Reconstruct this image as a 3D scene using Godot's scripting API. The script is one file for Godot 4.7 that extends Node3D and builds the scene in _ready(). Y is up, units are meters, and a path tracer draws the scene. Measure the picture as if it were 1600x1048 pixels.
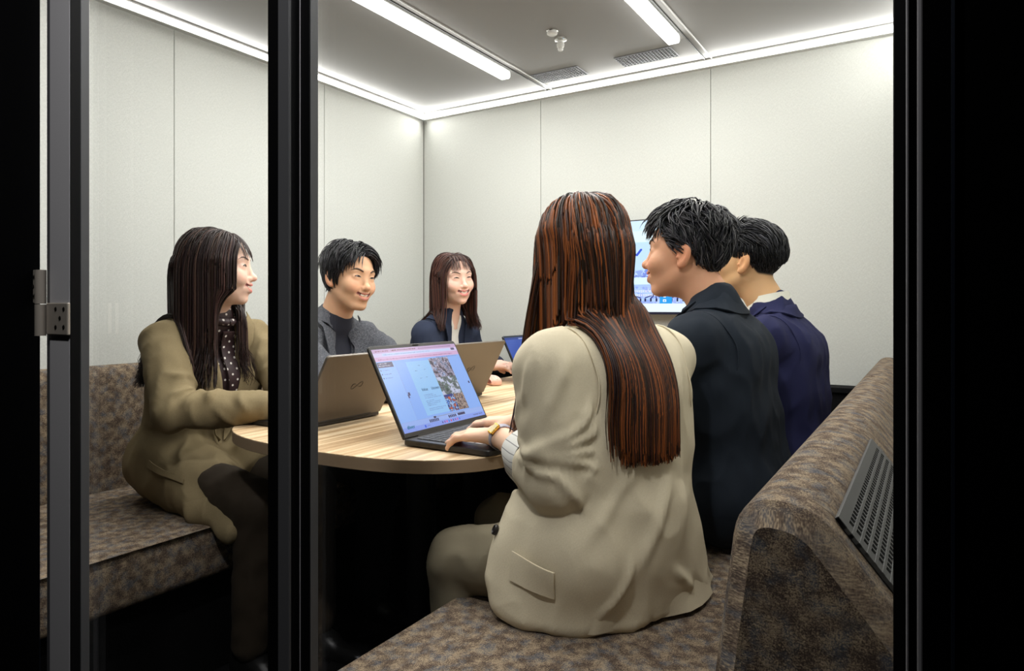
extends Node3D
# A meeting booth seen through its glass front: six people at a table on two fabric benches.
# Axes follow the booth: x to the right along the back wall, y up, depth = -z. Units are metres.

const CAM := Vector3(0.0, 1.05, 0.0)
const YAW := 31.66
const FOCAL := 1054.0
const ROOM_LEFT := -2.57
const ROOM_RIGHT := 0.06
const ROOM_BACK := 3.16
const ROOM_FRONT := 0.60
const ROOM_TOP := 2.2
const TABLE_TOP := 0.72

var materials := {}
var taken := {}
var rng := RandomNumberGenerator.new()


func _ready() -> void:
	rng.seed = 11
	set_camera()
	set_light()
	make_materials()
	build_room()
	build_front()
	build_ceiling_fittings()
	build_benches()
	build_tables()
	build_television()
	build_laptops()
	build_people()


func set_camera() -> void:
	var cam := Camera3D.new()
	cam.name = "camera"
	cam.position = CAM
	cam.rotation_degrees = Vector3(0, YAW, 0)
	var near := 0.05
	cam.set_frustum(near * 1048.0 / FOCAL, Vector2(0.0, -near * 44.0 / FOCAL), near, 60.0)
	add_child(cam)
	cam.current = true


func set_light() -> void:
	var we := WorldEnvironment.new()
	we.name = "world_environment"
	var e := Environment.new()
	e.background_mode = Environment.BG_COLOR
	e.background_color = Color(0.004, 0.004, 0.005)
	e.tonemap_mode = Environment.TONE_MAPPER_LINEAR
	e.tonemap_exposure = 0.82
	e.sdfgi_enabled = true
	e.ssao_enabled = true
	e.ssil_enabled = true
	we.environment = e
	add_child(we)
	# light of the two ceiling bars, just under their glowing faces
	for x in [-1.745, -0.91]:
		area_light("bar_light", Vector3(x, 2.152, -1.875), Vector2(0.045, 1.76), Vector3.DOWN, 2.6, Color(1.0, 1.0, 0.985))
	# light of the four glowing strips round the top of the walls, just in front of their glowing faces
	var warm := Color(1.0, 1.0, 0.985)
	area_light("strip_light", Vector3(-1.255, 2.178, -3.128), Vector2(2.56, 0.026), Vector3(0, -0.35, 1), 1.15, warm)
	area_light("strip_light", Vector3(-2.538, 2.178, -1.88), Vector2(2.46, 0.026), Vector3(1, -0.35, 0), 0.95, warm)
	area_light("strip_light", Vector3(0.028, 2.178, -1.88), Vector2(2.46, 0.026), Vector3(-1, -0.35, 0), 1.75, warm)
	area_light("strip_light", Vector3(-1.255, 2.178, -0.652), Vector2(2.5, 0.026), Vector3(0, -0.35, -1), 0.45, warm)


func area_light(called: String, at: Vector3, size: Vector2, towards: Vector3, energy: float, colour: Color) -> void:
	var l := AreaLight3D.new()
	l.name = called
	var z := -towards.normalized()
	var x := Vector3.RIGHT
	if absf(z.x) > 0.05 and size.x > size.y:
		x = Vector3.BACK
	x = (x - z * x.dot(z)).normalized()
	var y := z.cross(x).normalized()
	l.transform = Transform3D(Basis(x, y, z), at)
	l.area_size = size
	l.area_normalize_energy = true
	l.light_energy = energy
	l.light_color = colour
	l.shadow_enabled = true
	l.area_range = 12.0
	add_child(l, true)


# ---------------------------------------------------------------- names and tags

func numbered(called: String) -> String:
	if not taken.has(called):
		taken[called] = 0
		return called
	taken[called] += 1
	return "%s_%03d" % [called, taken[called]]


func thing(called: String, label: String, category: String, at := Vector3.ZERO, group := "") -> Node3D:
	var o := Node3D.new()
	o.name = numbered(called)
	o.position = at
	add_child(o)
	tag(o, label, category, group)
	return o


func tag(o: Node, label: String, category: String, group := "") -> void:
	o.set_meta("label", label)
	o.set_meta("category", category)
	if group:
		o.set_meta("group", group)


func obj(called: String, mesh: Mesh, m: Material, parent: Node = null, at := Vector3.ZERO) -> MeshInstance3D:
	var o := MeshInstance3D.new()
	o.mesh = mesh
	if m:
		o.material_override = m
	o.position = at
	if parent == null:
		o.name = numbered(called)
		add_child(o)
	else:
		o.name = called
		parent.add_child(o, true)
	return o


func structure(called: String, mesh: Mesh, m: Material, at := Vector3.ZERO, label := "") -> MeshInstance3D:
	var o := obj(called, mesh, m, null, at)
	o.set_meta("kind", "structure")
	if label:
		o.set_meta("label", label)
	return o


# ---------------------------------------------------------------- pixels to places

func ray(px: float, py: float) -> Vector3:
	var r := (px - 800.0) / FOCAL
	var u := (480.0 - py) / FOCAL
	var t := deg_to_rad(YAW)
	return Vector3(cos(t) * r - sin(t), u, -(sin(t) * r + cos(t)))


func px_x(px: float, depth: float) -> float:   # x where a pixel column meets the plane at that depth
	var d := ray(px, 480.0)
	return d.x / -d.z * depth


func px_y(px: float, py: float, depth: float) -> float:
	var d := ray(px, py)
	return CAM.y + d.y / -d.z * depth


# ---------------------------------------------------------------- mesh builder

class MB:
	var v := PackedVector3Array()
	var n := PackedVector3Array()
	var c := PackedColorArray()
	var uv := PackedVector2Array()
	var i := PackedInt32Array()
	var col := Color.WHITE

	func vert(p: Vector3, nn: Vector3, t := Vector2.ZERO) -> int:
		v.append(p)
		n.append(nn)
		c.append(col)
		uv.append(t)
		return v.size() - 1

	func tri(a: Vector3, b: Vector3, d: Vector3, out_dir: Vector3) -> void:
		var nn := (b - a).cross(d - a).normalized()
		if nn.dot(out_dir) < 0.0:
			nn = -nn
			var s := b
			b = d
			d = s
		var k := v.size()
		vert(a, nn)
		vert(b, nn)
		vert(d, nn)
		i.append_array(PackedInt32Array([k, k + 2, k + 1]))

	func quad(a: Vector3, b: Vector3, d: Vector3, e: Vector3, out_dir: Vector3, t := [Vector2(0, 0), Vector2(1, 0), Vector2(1, 1), Vector2(0, 1)]) -> void:
		var nn := (b - a).cross(d - a)
		if nn.length_squared() < 1e-16:
			nn = (d - a).cross(e - a)
		nn = nn.normalized()
		var k := v.size()
		if nn.dot(out_dir) < 0.0:
			nn = -nn
			vert(a, nn, t[0])
			vert(e, nn, t[3])
			vert(d, nn, t[2])
			vert(b, nn, t[1])
		else:
			vert(a, nn, t[0])
			vert(b, nn, t[1])
			vert(d, nn, t[2])
			vert(e, nn, t[3])
		i.append_array(PackedInt32Array([k, k + 2, k + 1, k, k + 3, k + 2]))

	# a box with chamfered edges between two corners
	func box(lo: Vector3, hi: Vector3, bevel := 0.0) -> void:
		var m := (lo + hi) * 0.5
		var h := (hi - lo) * 0.5
		var b := minf(bevel, minf(h.x, minf(h.y, h.z)) * 0.95)
		var ax := [Vector3(1, 0, 0), Vector3(0, 1, 0), Vector3(0, 0, 1)]
		for a in 3:
			var p: Vector3 = ax[a]
			var q: Vector3 = ax[(a + 1) % 3]
			var r: Vector3 = ax[(a + 2) % 3]
			var hp := h[a]
			var hq := h[(a + 1) % 3]
			var hr := h[(a + 2) % 3]
			for s: float in [-1.0, 1.0]:
				var o := m + p * s * hp
				quad(o + q * (hq - b) + r * (hr - b), o - q * (hq - b) + r * (hr - b), o - q * (hq - b) - r * (hr - b), o + q * (hq - b) - r * (hr - b), p * s)
				if b > 0.0:
					for t: float in [-1.0, 1.0]:
						var e1 := m + p * s * hp + q * t * (hq - b)
						var e2 := m + p * s * (hp - b) + q * t * hq
						quad(e1 + r * (hr - b), e1 - r * (hr - b), e2 - r * (hr - b), e2 + r * (hr - b), p * s + q * t)
		if b > 0.0:
			for sx: float in [-1.0, 1.0]:
				for sy: float in [-1.0, 1.0]:
					for sz: float in [-1.0, 1.0]:
						var s := Vector3(sx, sy, sz)
						var k := m + s * h
						tri(k - Vector3(0, sy * b, sz * b), k - Vector3(sx * b, 0, sz * b), k - Vector3(sx * b, sy * b, 0), s)

	# closed outline in the plane of two axes, swept along a third; sides smooth where the outline turns gently
	func prism(outline: PackedVector2Array, at: Vector3, ex: Vector3, ey: Vector3, ez: Vector3, z0: float, z1: float, bevel := 0.0, caps := true, ends := Vector2.ONE) -> void:
		var cnt := outline.size()
		var area := 0.0
		for k in cnt:
			area += outline[k].cross(outline[(k + 1) % cnt])
		var sgn := signf(area)
		var en := PackedVector2Array()
		for k in cnt:
			var d := (outline[(k + 1) % cnt] - outline[k]).normalized()
			en.append(Vector2(d.y, -d.x) * sgn)
		var vn := PackedVector2Array()
		for k in cnt:
			var a := en[(k - 1 + cnt) % cnt]
			var m := (a + en[k])
			vn.append(m / maxf(0.4, m.length_squared() * 0.5))
		var rings: Array = [[z0 + bevel, 0.0], [z1 - bevel, 0.0]]
		if bevel > 0.0:
			var b0 := bevel * ends.x
			var b1 := bevel * ends.y
			rings = [[z0, b0], [z0 + b0 * 0.3, b0 * 0.3], [z0 + b0, 0.0], [z1 - b1, 0.0], [z1 - b1 * 0.3, b1 * 0.3], [z1, b1]]
		for q in rings.size() - 1:
			for k in cnt:
				var k2 := (k + 1) % cnt
				var na := en[k]
				var nb := en[k]
				if en[(k - 1 + cnt) % cnt].dot(en[k]) > 0.75:
					na = vn[k].normalized()
				if en[k2].dot(en[k]) > 0.75:
					nb = vn[k2].normalized()
				var idx := v.size()
				var lift := 0.0
				if rings[q][1] != rings[q + 1][1]:
					lift = -0.7 if rings[q][0] < (z0 + z1) * 0.5 else 0.7
				for w in [[k, q, na], [k2, q, nb], [k2, q + 1, nb], [k, q + 1, na]]:
					var pt: Vector2 = outline[w[0]] - vn[w[0]] * rings[w[1]][1]
					var nn: Vector3 = ex * w[2].x + ey * w[2].y + ez * lift
					vert(at + ex * pt.x + ey * pt.y + ez * rings[w[1]][0], nn.normalized())
				var fn := (v[idx + 1] - v[idx]).cross(v[idx + 2] - v[idx])
				if fn.dot(n[idx]) > 0.0:
					i.append_array(PackedInt32Array([idx, idx + 2, idx + 1, idx, idx + 3, idx + 2]))
				else:
					i.append_array(PackedInt32Array([idx, idx + 1, idx + 2, idx, idx + 2, idx + 3]))
		if caps:
			for e in 2:
				var inner := PackedVector2Array()
				for k in cnt:
					inner.append(outline[k] - vn[k] * bevel * (ends.x if e == 0 else ends.y))
				var tr := Geometry2D.triangulate_polygon(inner)
				for t in range(0, tr.size(), 3):
					var pp := []
					for w in 3:
						var pt := inner[tr[t + w]]
						pp.append(at + ex * pt.x + ey * pt.y + ez * (z0 if e == 0 else z1))
					tri(pp[0], pp[1], pp[2], ez * (-1.0 if e == 0 else 1.0))

	# round tube through points
	func tube(pts: PackedVector3Array, radii: PackedFloat32Array, sides := 8, capped := true, flat := 1.0, up_hint := Vector3.UP) -> void:
		var cnt := pts.size()
		var start := v.size()
		for k in cnt:
			var d: Vector3 = pts[mini(k + 1, cnt - 1)] - pts[maxi(k - 1, 0)]
			d = d.normalized()
			var s := d.cross(up_hint)
			if s.length_squared() < 1e-4:
				s = d.cross(Vector3(0.3, 0.1, 0.9))
			s = s.normalized()
			var u := s.cross(d)
			for j in sides:
				var a := TAU * j / sides
				var o := s * cos(a) + u * sin(a) * flat
				vert(pts[k] + o * radii[k], o.normalized(), Vector2(float(j) / sides, float(k) / (cnt - 1)))
		for k in cnt - 1:
			for j in sides:
				var a := start + k * sides + j
				var b := start + k * sides + (j + 1) % sides
				i.append_array(PackedInt32Array([a, b, a + sides, b, b + sides, a + sides]))
		if capped:
			for e in 2:
				var k := 0 if e == 0 else cnt - 1
				var d := (pts[0] - pts[1]).normalized() if e == 0 else (pts[cnt - 1] - pts[cnt - 2]).normalized()
				var mid := vert(pts[k], d)
				for j in sides:
					var a := vert(v[start + k * sides + j], d)
					var b := vert(v[start + k * sides + (j + 1) % sides], d)
					if e == 0:
						i.append_array(PackedInt32Array([mid, b, a]))
					else:
						i.append_array(PackedInt32Array([mid, a, b]))

	# profile of (radius, height) turned round an axis
	func lathe(profile: PackedVector2Array, at: Vector3, axis: Vector3, sides := 20) -> void:
		var s := axis.cross(Vector3(0.31, 0.17, 0.93)).normalized()
		var u := axis.cross(s).normalized()
		for k in profile.size() - 1:
			var p := profile[k]
			var q := profile[k + 1]
			var d := (q - p)
			var nn2 := Vector2(d.y, -d.x).normalized()
			for j in sides:
				var a0 := TAU * j / sides
				var a1 := TAU * (j + 1) / sides
				var r0 := s * cos(a0) + u * sin(a0)
				var r1 := s * cos(a1) + u * sin(a1)
				var idx := v.size()
				vert(at + r0 * p.x + axis * p.y, (r0 * nn2.x + axis * nn2.y).normalized())
				vert(at + r1 * p.x + axis * p.y, (r1 * nn2.x + axis * nn2.y).normalized())
				vert(at + r1 * q.x + axis * q.y, (r1 * nn2.x + axis * nn2.y).normalized())
				vert(at + r0 * q.x + axis * q.y, (r0 * nn2.x + axis * nn2.y).normalized())
				i.append_array(PackedInt32Array([idx, idx + 2, idx + 1, idx, idx + 3, idx + 2]))

	func mesh(m: Material = null) -> ArrayMesh:
		var am := ArrayMesh.new()
		add_to(am, m)
		return am

	func add_to(am: ArrayMesh, m: Material = null) -> void:
		if i.size() < 60000:      # turn every face the way its normals point
			for t in range(0, i.size(), 3):
				var p := v[i[t]]
				if (v[i[t + 1]] - p).cross(v[i[t + 2]] - p).dot(n[i[t]] + n[i[t + 1]] + n[i[t + 2]]) > 0.0:
					var s := i[t + 1]
					i[t + 1] = i[t + 2]
					i[t + 2] = s
		var arr := []
		arr.resize(Mesh.ARRAY_MAX)
		arr[Mesh.ARRAY_VERTEX] = v
		arr[Mesh.ARRAY_NORMAL] = n
		arr[Mesh.ARRAY_COLOR] = c
		arr[Mesh.ARRAY_TEX_UV] = uv
		arr[Mesh.ARRAY_INDEX] = i
		am.add_surface_from_arrays(Mesh.PRIMITIVE_TRIANGLES, arr)
		if m:
			am.surface_set_material(am.get_surface_count() - 1, m)


func box_mesh(size: Vector3, bevel := 0.002) -> ArrayMesh:
	var b := MB.new()
	b.box(-size * 0.5, size * 0.5, bevel)
	return b.mesh()


func box_at(lo: Vector3, hi: Vector3, bevel := 0.0) -> ArrayMesh:
	var b := MB.new()
	b.box(lo, hi, bevel)
	return b.mesh()


# x range, y range, depth range
func slab(x0: float, x1: float, y0: float, y1: float, d0: float, d1: float, bevel := 0.0) -> ArrayMesh:
	return box_at(Vector3(minf(x0, x1), minf(y0, y1), -maxf(d0, d1)), Vector3(maxf(x0, x1), maxf(y0, y1), -minf(d0, d1)), bevel)


# ---------------------------------------------------------------- materials

func mat(called: String, colour: Color, rough := 0.7, metal := 0.0, spec := 0.5) -> StandardMaterial3D:
	var m := StandardMaterial3D.new()
	m.resource_name = called
	m.albedo_color = colour
	m.roughness = rough
	m.metallic = metal
	m.metallic_specular = spec
	materials[called] = m
	return m


func rgb8(r: int, g: int, b: int) -> Color:
	return Color(r / 255.0, g / 255.0, b / 255.0)


func noise_bytes(w: int, h: int, seed_value: int, freq: float, octaves := 3, kind := FastNoiseLite.TYPE_SIMPLEX_SMOOTH) -> PackedByteArray:
	var f := FastNoiseLite.new()
	f.noise_type = kind
	f.seed = seed_value
	f.frequency = freq
	f.fractal_octaves = octaves
	var im := f.get_seamless_image(w, h)
	im.convert(Image.FORMAT_L8)
	return im.get_data()


func stretched_bytes(w: int, h: int, seed_value: int, freq: float, sx: float, sy: float, octaves := 2) -> PackedByteArray:
	var sw := maxi(8, int(w / sx))
	var sh := maxi(8, int(h / sy))
	var f := FastNoiseLite.new()
	f.seed = seed_value
	f.frequency = freq
	f.fractal_octaves = octaves
	var im := f.get_seamless_image(sw, sh)
	im.convert(Image.FORMAT_L8)
	im.resize(w, h, Image.INTERPOLATE_CUBIC)
	return im.get_data()


func texture_from(w: int, h: int, bytes: PackedByteArray, format := Image.FORMAT_RGB8) -> ImageTexture:
	return ImageTexture.create_from_image(Image.create_from_data(w, h, false, format, bytes))


func triplanar(m: StandardMaterial3D, t: Texture2D, scale: Vector3, bump: Texture2D = null, depth := 0.1) -> void:
	m.albedo_texture = t
	m.uv1_triplanar = true
	m.uv1_world_triplanar = true
	m.uv1_scale = scale
	m.uv1_triplanar_sharpness = 6.0
	if bump:
		m.heightmap_enabled = true
		m.heightmap_texture = bump
		m.heightmap_scale = depth


# woven cloth: colour between the given tones by thread noise
func cloth(called: String, dark: Color, light: Color, size: float, seed_value: int, contrast: float, bump_cm := 0.04, rough := 0.9) -> StandardMaterial3D:
	var w := 256
	var warp := stretched_bytes(w, w, seed_value, 0.35, 1.0, 6.0, 1)
	var weft := stretched_bytes(w, w, seed_value + 1, 0.35, 6.0, 1.0, 1)
	var fine := noise_bytes(w, w, seed_value + 2, 0.3, 2)
	var out := PackedByteArray()
	out.resize(w * w * 3)
	var hgt := PackedByteArray()
	hgt.resize(w * w)
	for k in w * w:
		var t := (float(warp[k]) + float(weft[k]) + float(fine[k])) / 765.0
		t = clampf(0.5 + (t - 0.5) * contrast, 0.0, 1.0)
		var c := dark.lerp(light, t)
		out[k * 3] = int(c.r * 255.0)
		out[k * 3 + 1] = int(c.g * 255.0)
		out[k * 3 + 2] = int(c.b * 255.0)
		hgt[k] = int(t * 255.0)
	var m := mat(called, Color.WHITE, rough)
	m.metallic_specular = 0.3
	triplanar(m, texture_from(w, w, out), Vector3.ONE / size, texture_from(w, w, hgt, Image.FORMAT_L8), bump_cm)
	return m


func make_materials() -> void:
	# bench tweed: tan threads over brown and slate patches
	var w := 768
	var blotch := noise_bytes(w, w, 3, 0.020, 5)
	var blotch2 := noise_bytes(w, w, 9, 0.016, 4)
	var hth := stretched_bytes(w, w, 5, 0.3, 4.0, 1.6, 2)
	var vth := stretched_bytes(w, w, 6, 0.3, 1.6, 4.0, 2)
	var fine := noise_bytes(w, w, 7, 0.33, 2)
	var out := PackedByteArray()
	out.resize(w * w * 3)
	var hgt := PackedByteArray()
	hgt.resize(w * w)
	var tan := rgb8(160, 142, 118)
	var brown := rgb8(70, 58, 51)
	var slate := rgb8(72, 74, 82)
	for k in w * w:
		var b := (blotch[k] - 128) / 128.0
		var th := (hth[k] + vth[k] - 256) / 128.0
		var f := (fine[k] - 128) / 128.0
		var t := clampf(0.47 + b * 0.62 + th * 0.32 + f * 0.95, 0.0, 1.0)
		var s := clampf((blotch2[k] - 120) / 60.0, 0.0, 1.0)
		var c := brown.lerp(slate, s).lerp(tan, t)
		out[k * 3] = int(c.r * 255.0)
		out[k * 3 + 1] = int(c.g * 255.0)
		out[k * 3 + 2] = int(c.b * 255.0)
		hgt[k] = int(clampf(0.5 + th * 0.25 + f * 0.3, 0.0, 1.0) * 255.0)
	var tweed := mat("bench_tweed", Color.WHITE, 0.95, 0.0, 0.25)
	triplanar(tweed, texture_from(w, w, out), Vector3.ONE / 0.52, texture_from(w, w, hgt, Image.FORMAT_L8), 0.07)

	cloth("wall_fabric", rgb8(184, 185, 180), rgb8(210, 211, 205), 0.18, 21, 1.7, 0.03, 0.95)
	var ceil := mat("ceiling_paint", rgb8(150, 149, 147), 0.75)
	ceil.metallic_specular = 0.35
	mat("seam_dark", rgb8(70, 66, 58), 0.9)
	mat("white_metal", rgb8(205, 205, 202), 0.45)
	var glow := mat("led_glow", Color.WHITE, 0.6)
	glow.emission_enabled = true
	glow.emission = Color(1.0, 1.0, 0.985)
	glow.emission_energy_multiplier = 6.0
	mat("vent_plate", rgb8(138, 140, 146), 0.6)
	mat("sprinkler_white", rgb8(228, 228, 224), 0.35)
	mat("chrome", rgb8(215, 213, 208), 0.18, 1.0)
	mat("steel", rgb8(190, 180, 168), 0.42, 0.55)
	mat("screw_steel", rgb8(120, 116, 110), 0.3, 1.0)
	mat("frame_black", rgb8(7, 7, 8), 0.5, 0.0, 0.25)
	mat("frame_lit_tint", rgb8(176, 174, 176), 0.42, 0.0, 0.5)  # lighter copy of the frame grey, corridor lamplight put into its colour
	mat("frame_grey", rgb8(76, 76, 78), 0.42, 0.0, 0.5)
	mat("frame_blue", rgb8(20, 30, 46), 0.4, 0.0, 0.5)
	mat("front_panel", rgb8(4, 4, 5), 0.8, 0.0, 0.12)
	mat("dark_base", rgb8(9, 9, 10), 0.8, 0.0, 0.25)
	cloth("carpet", rgb8(9, 9, 11), rgb8(26, 26, 30), 0.12, 41, 2.2, 0.08, 0.98)
	var glass := mat("glass", Color(0.5, 0.55, 0.53, 0.002), 0.0)
	glass.transparency = BaseMaterial3D.TRANSPARENCY_ALPHA
	glass.metallic_specular = 0.5

	# light oak laminate, grain along the depth of the booth
	var gw := 512
	var long_a := stretched_bytes(gw, gw, 51, 0.045, 1.0, 18.0, 4)
	var long_b := stretched_bytes(gw, gw, 52, 0.16, 1.0, 34.0, 2)
	var broad := stretched_bytes(gw, gw, 53, 0.010, 1.0, 5.0, 2)
	out = PackedByteArray()
	out.resize(gw * gw * 3)
	for k in gw * gw:
		var t := clampf(0.52 + (long_a[k] - 128) / 128.0 * 0.62 + (long_b[k] - 128) / 128.0 * 0.30 + (broad[k] - 128) / 128.0 * 0.45, 0.0, 1.0)
		var c := rgb8(178, 145, 106).lerp(rgb8(240, 216, 178), t)
		out[k * 3] = int(c.r * 255.0)
		out[k * 3 + 1] = int(c.g * 255.0)
		out[k * 3 + 2] = int(c.b * 255.0)
	var oak := mat("oak_top", Color.WHITE, 0.42, 0.0, 0.45)
	triplanar(oak, texture_from(gw, gw, out), Vector3(1.0 / 0.55, 1.0 / 0.55, 1.0 / 1.6))
	mat("oak_edge", rgb8(146, 124, 98), 0.55)
	mat("table_steel", rgb8(12, 12, 13), 0.5)
	mat("laptop_dark", rgb8(56, 54, 52), 0.40, 0.45)
	mat("laptop_lid", rgb8(104, 95, 84), 0.38, 0.35)
	mat("laptop_key", rgb8(58, 58, 60), 0.6)
	mat("laptop_black", rgb8(12, 12, 13), 0.35)
	mat("key_legend", rgb8(200, 200, 200), 0.6)
	mat("pad_white", rgb8(214, 212, 208), 0.5)
	mat("grille_metal", rgb8(74, 74, 73), 0.5, 0.35)
	mat("tv_black", rgb8(13, 13, 18), 0.3)


# ---------------------------------------------------------------- the booth

func build_room() -> void:
	structure("floor", slab(-3.4, 1.6, -0.12, 0.0, -2.2, ROOM_BACK + 0.1), materials.carpet, Vector3.ZERO, "dark carpet floor under the table and benches")
	# ceiling with two openings for the air vents
	var top := MB.new()
	for r in [[ROOM_LEFT - 0.1, ROOM_RIGHT + 0.1, 0.46, 2.895], [ROOM_LEFT - 0.1, ROOM_RIGHT + 0.1, 3.019, ROOM_BACK + 0.1], [ROOM_LEFT - 0.1, -1.676, 2.895, 3.019], [-1.424, -1.232, 2.895, 3.019], [-0.968, ROOM_RIGHT + 0.1, 2.895, 3.019]]:
		top.box(Vector3(r[0], ROOM_TOP, -r[3]), Vector3(r[1], ROOM_TOP + 0.1, -r[2]))
	structure("ceiling", top.mesh(), materials.ceiling_paint, Vector3.ZERO, "flat grey ceiling")
	var back := structure("wall_back", slab(ROOM_LEFT - 0.1, ROOM_RIGHT + 0.1, 0.0, ROOM_TOP, ROOM_BACK + 0.012, ROOM_BACK + 0.1), materials.seam_dark, Vector3.ZERO, "back wall of cream fabric panels")
	var seams := [ROOM_LEFT, -1.768, -0.862, ROOM_RIGHT]
	for k in 3:
		obj("panel", slab(seams[k] + 0.0012, seams[k + 1] - 0.0012, 0.70, ROOM_TOP - 0.002, ROOM_BACK, ROOM_BACK + 0.012, 0.0015), materials.wall_fabric, back)
	var left := structure("wall_left", slab(ROOM_LEFT - 0.1, ROOM_LEFT - 0.012, 0.0, ROOM_TOP, 0.46, ROOM_BACK + 0.1), materials.seam_dark, Vector3.ZERO, "left wall of cream fabric panels")
	var cuts := [0.56, 0.80, 1.59, 2.38, ROOM_BACK]
	for k in 4:
		obj("panel", slab(ROOM_LEFT - 0.012, ROOM_LEFT, 0.02, ROOM_TOP - 0.002, cuts[k] + 0.0012, cuts[k + 1] - 0.0012, 0.0015), materials.wall_fabric, left)
	var right := structure("wall_right", slab(ROOM_RIGHT + 0.012, ROOM_RIGHT + 0.1, 0.0, ROOM_TOP, 0.46, ROOM_BACK + 0.1), materials.seam_dark, Vector3.ZERO, "right wall of cream fabric panels")
	for k in 4:
		obj("panel", slab(ROOM_RIGHT, ROOM_RIGHT + 0.012, 0.02, ROOM_TOP - 0.002, cuts[k] + 0.0012, cuts[k + 1] - 0.0012, 0.0015), materials.wall_fabric, right)
	# dark duct box along the foot of the back wall
	var duct := thing("floor_cabinet", "low black cabinet along the foot of the back wall", "cabinet", Vector3(-1.255, 0, -ROOM_BACK))
	obj("body", slab(-1.31, 1.31, 0.005, 0.70, -0.10, -0.006, 0.002), materials.dark_base, duct)
	obj("top_board", slab(-1.312, 1.312, 0.70, 0.722, -0.115, -0.006, 0.002), materials.dark_base, duct)


func strip(x0: float, x1: float, d0: float, d1: float, m: Material, parent: Node, called: String, y0 := 0.02, y1 := 2.18) -> MeshInstance3D:
	return obj(called, slab(x0, x1, y0, y1, d0, d1, 0.0008), m, parent)


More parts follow.
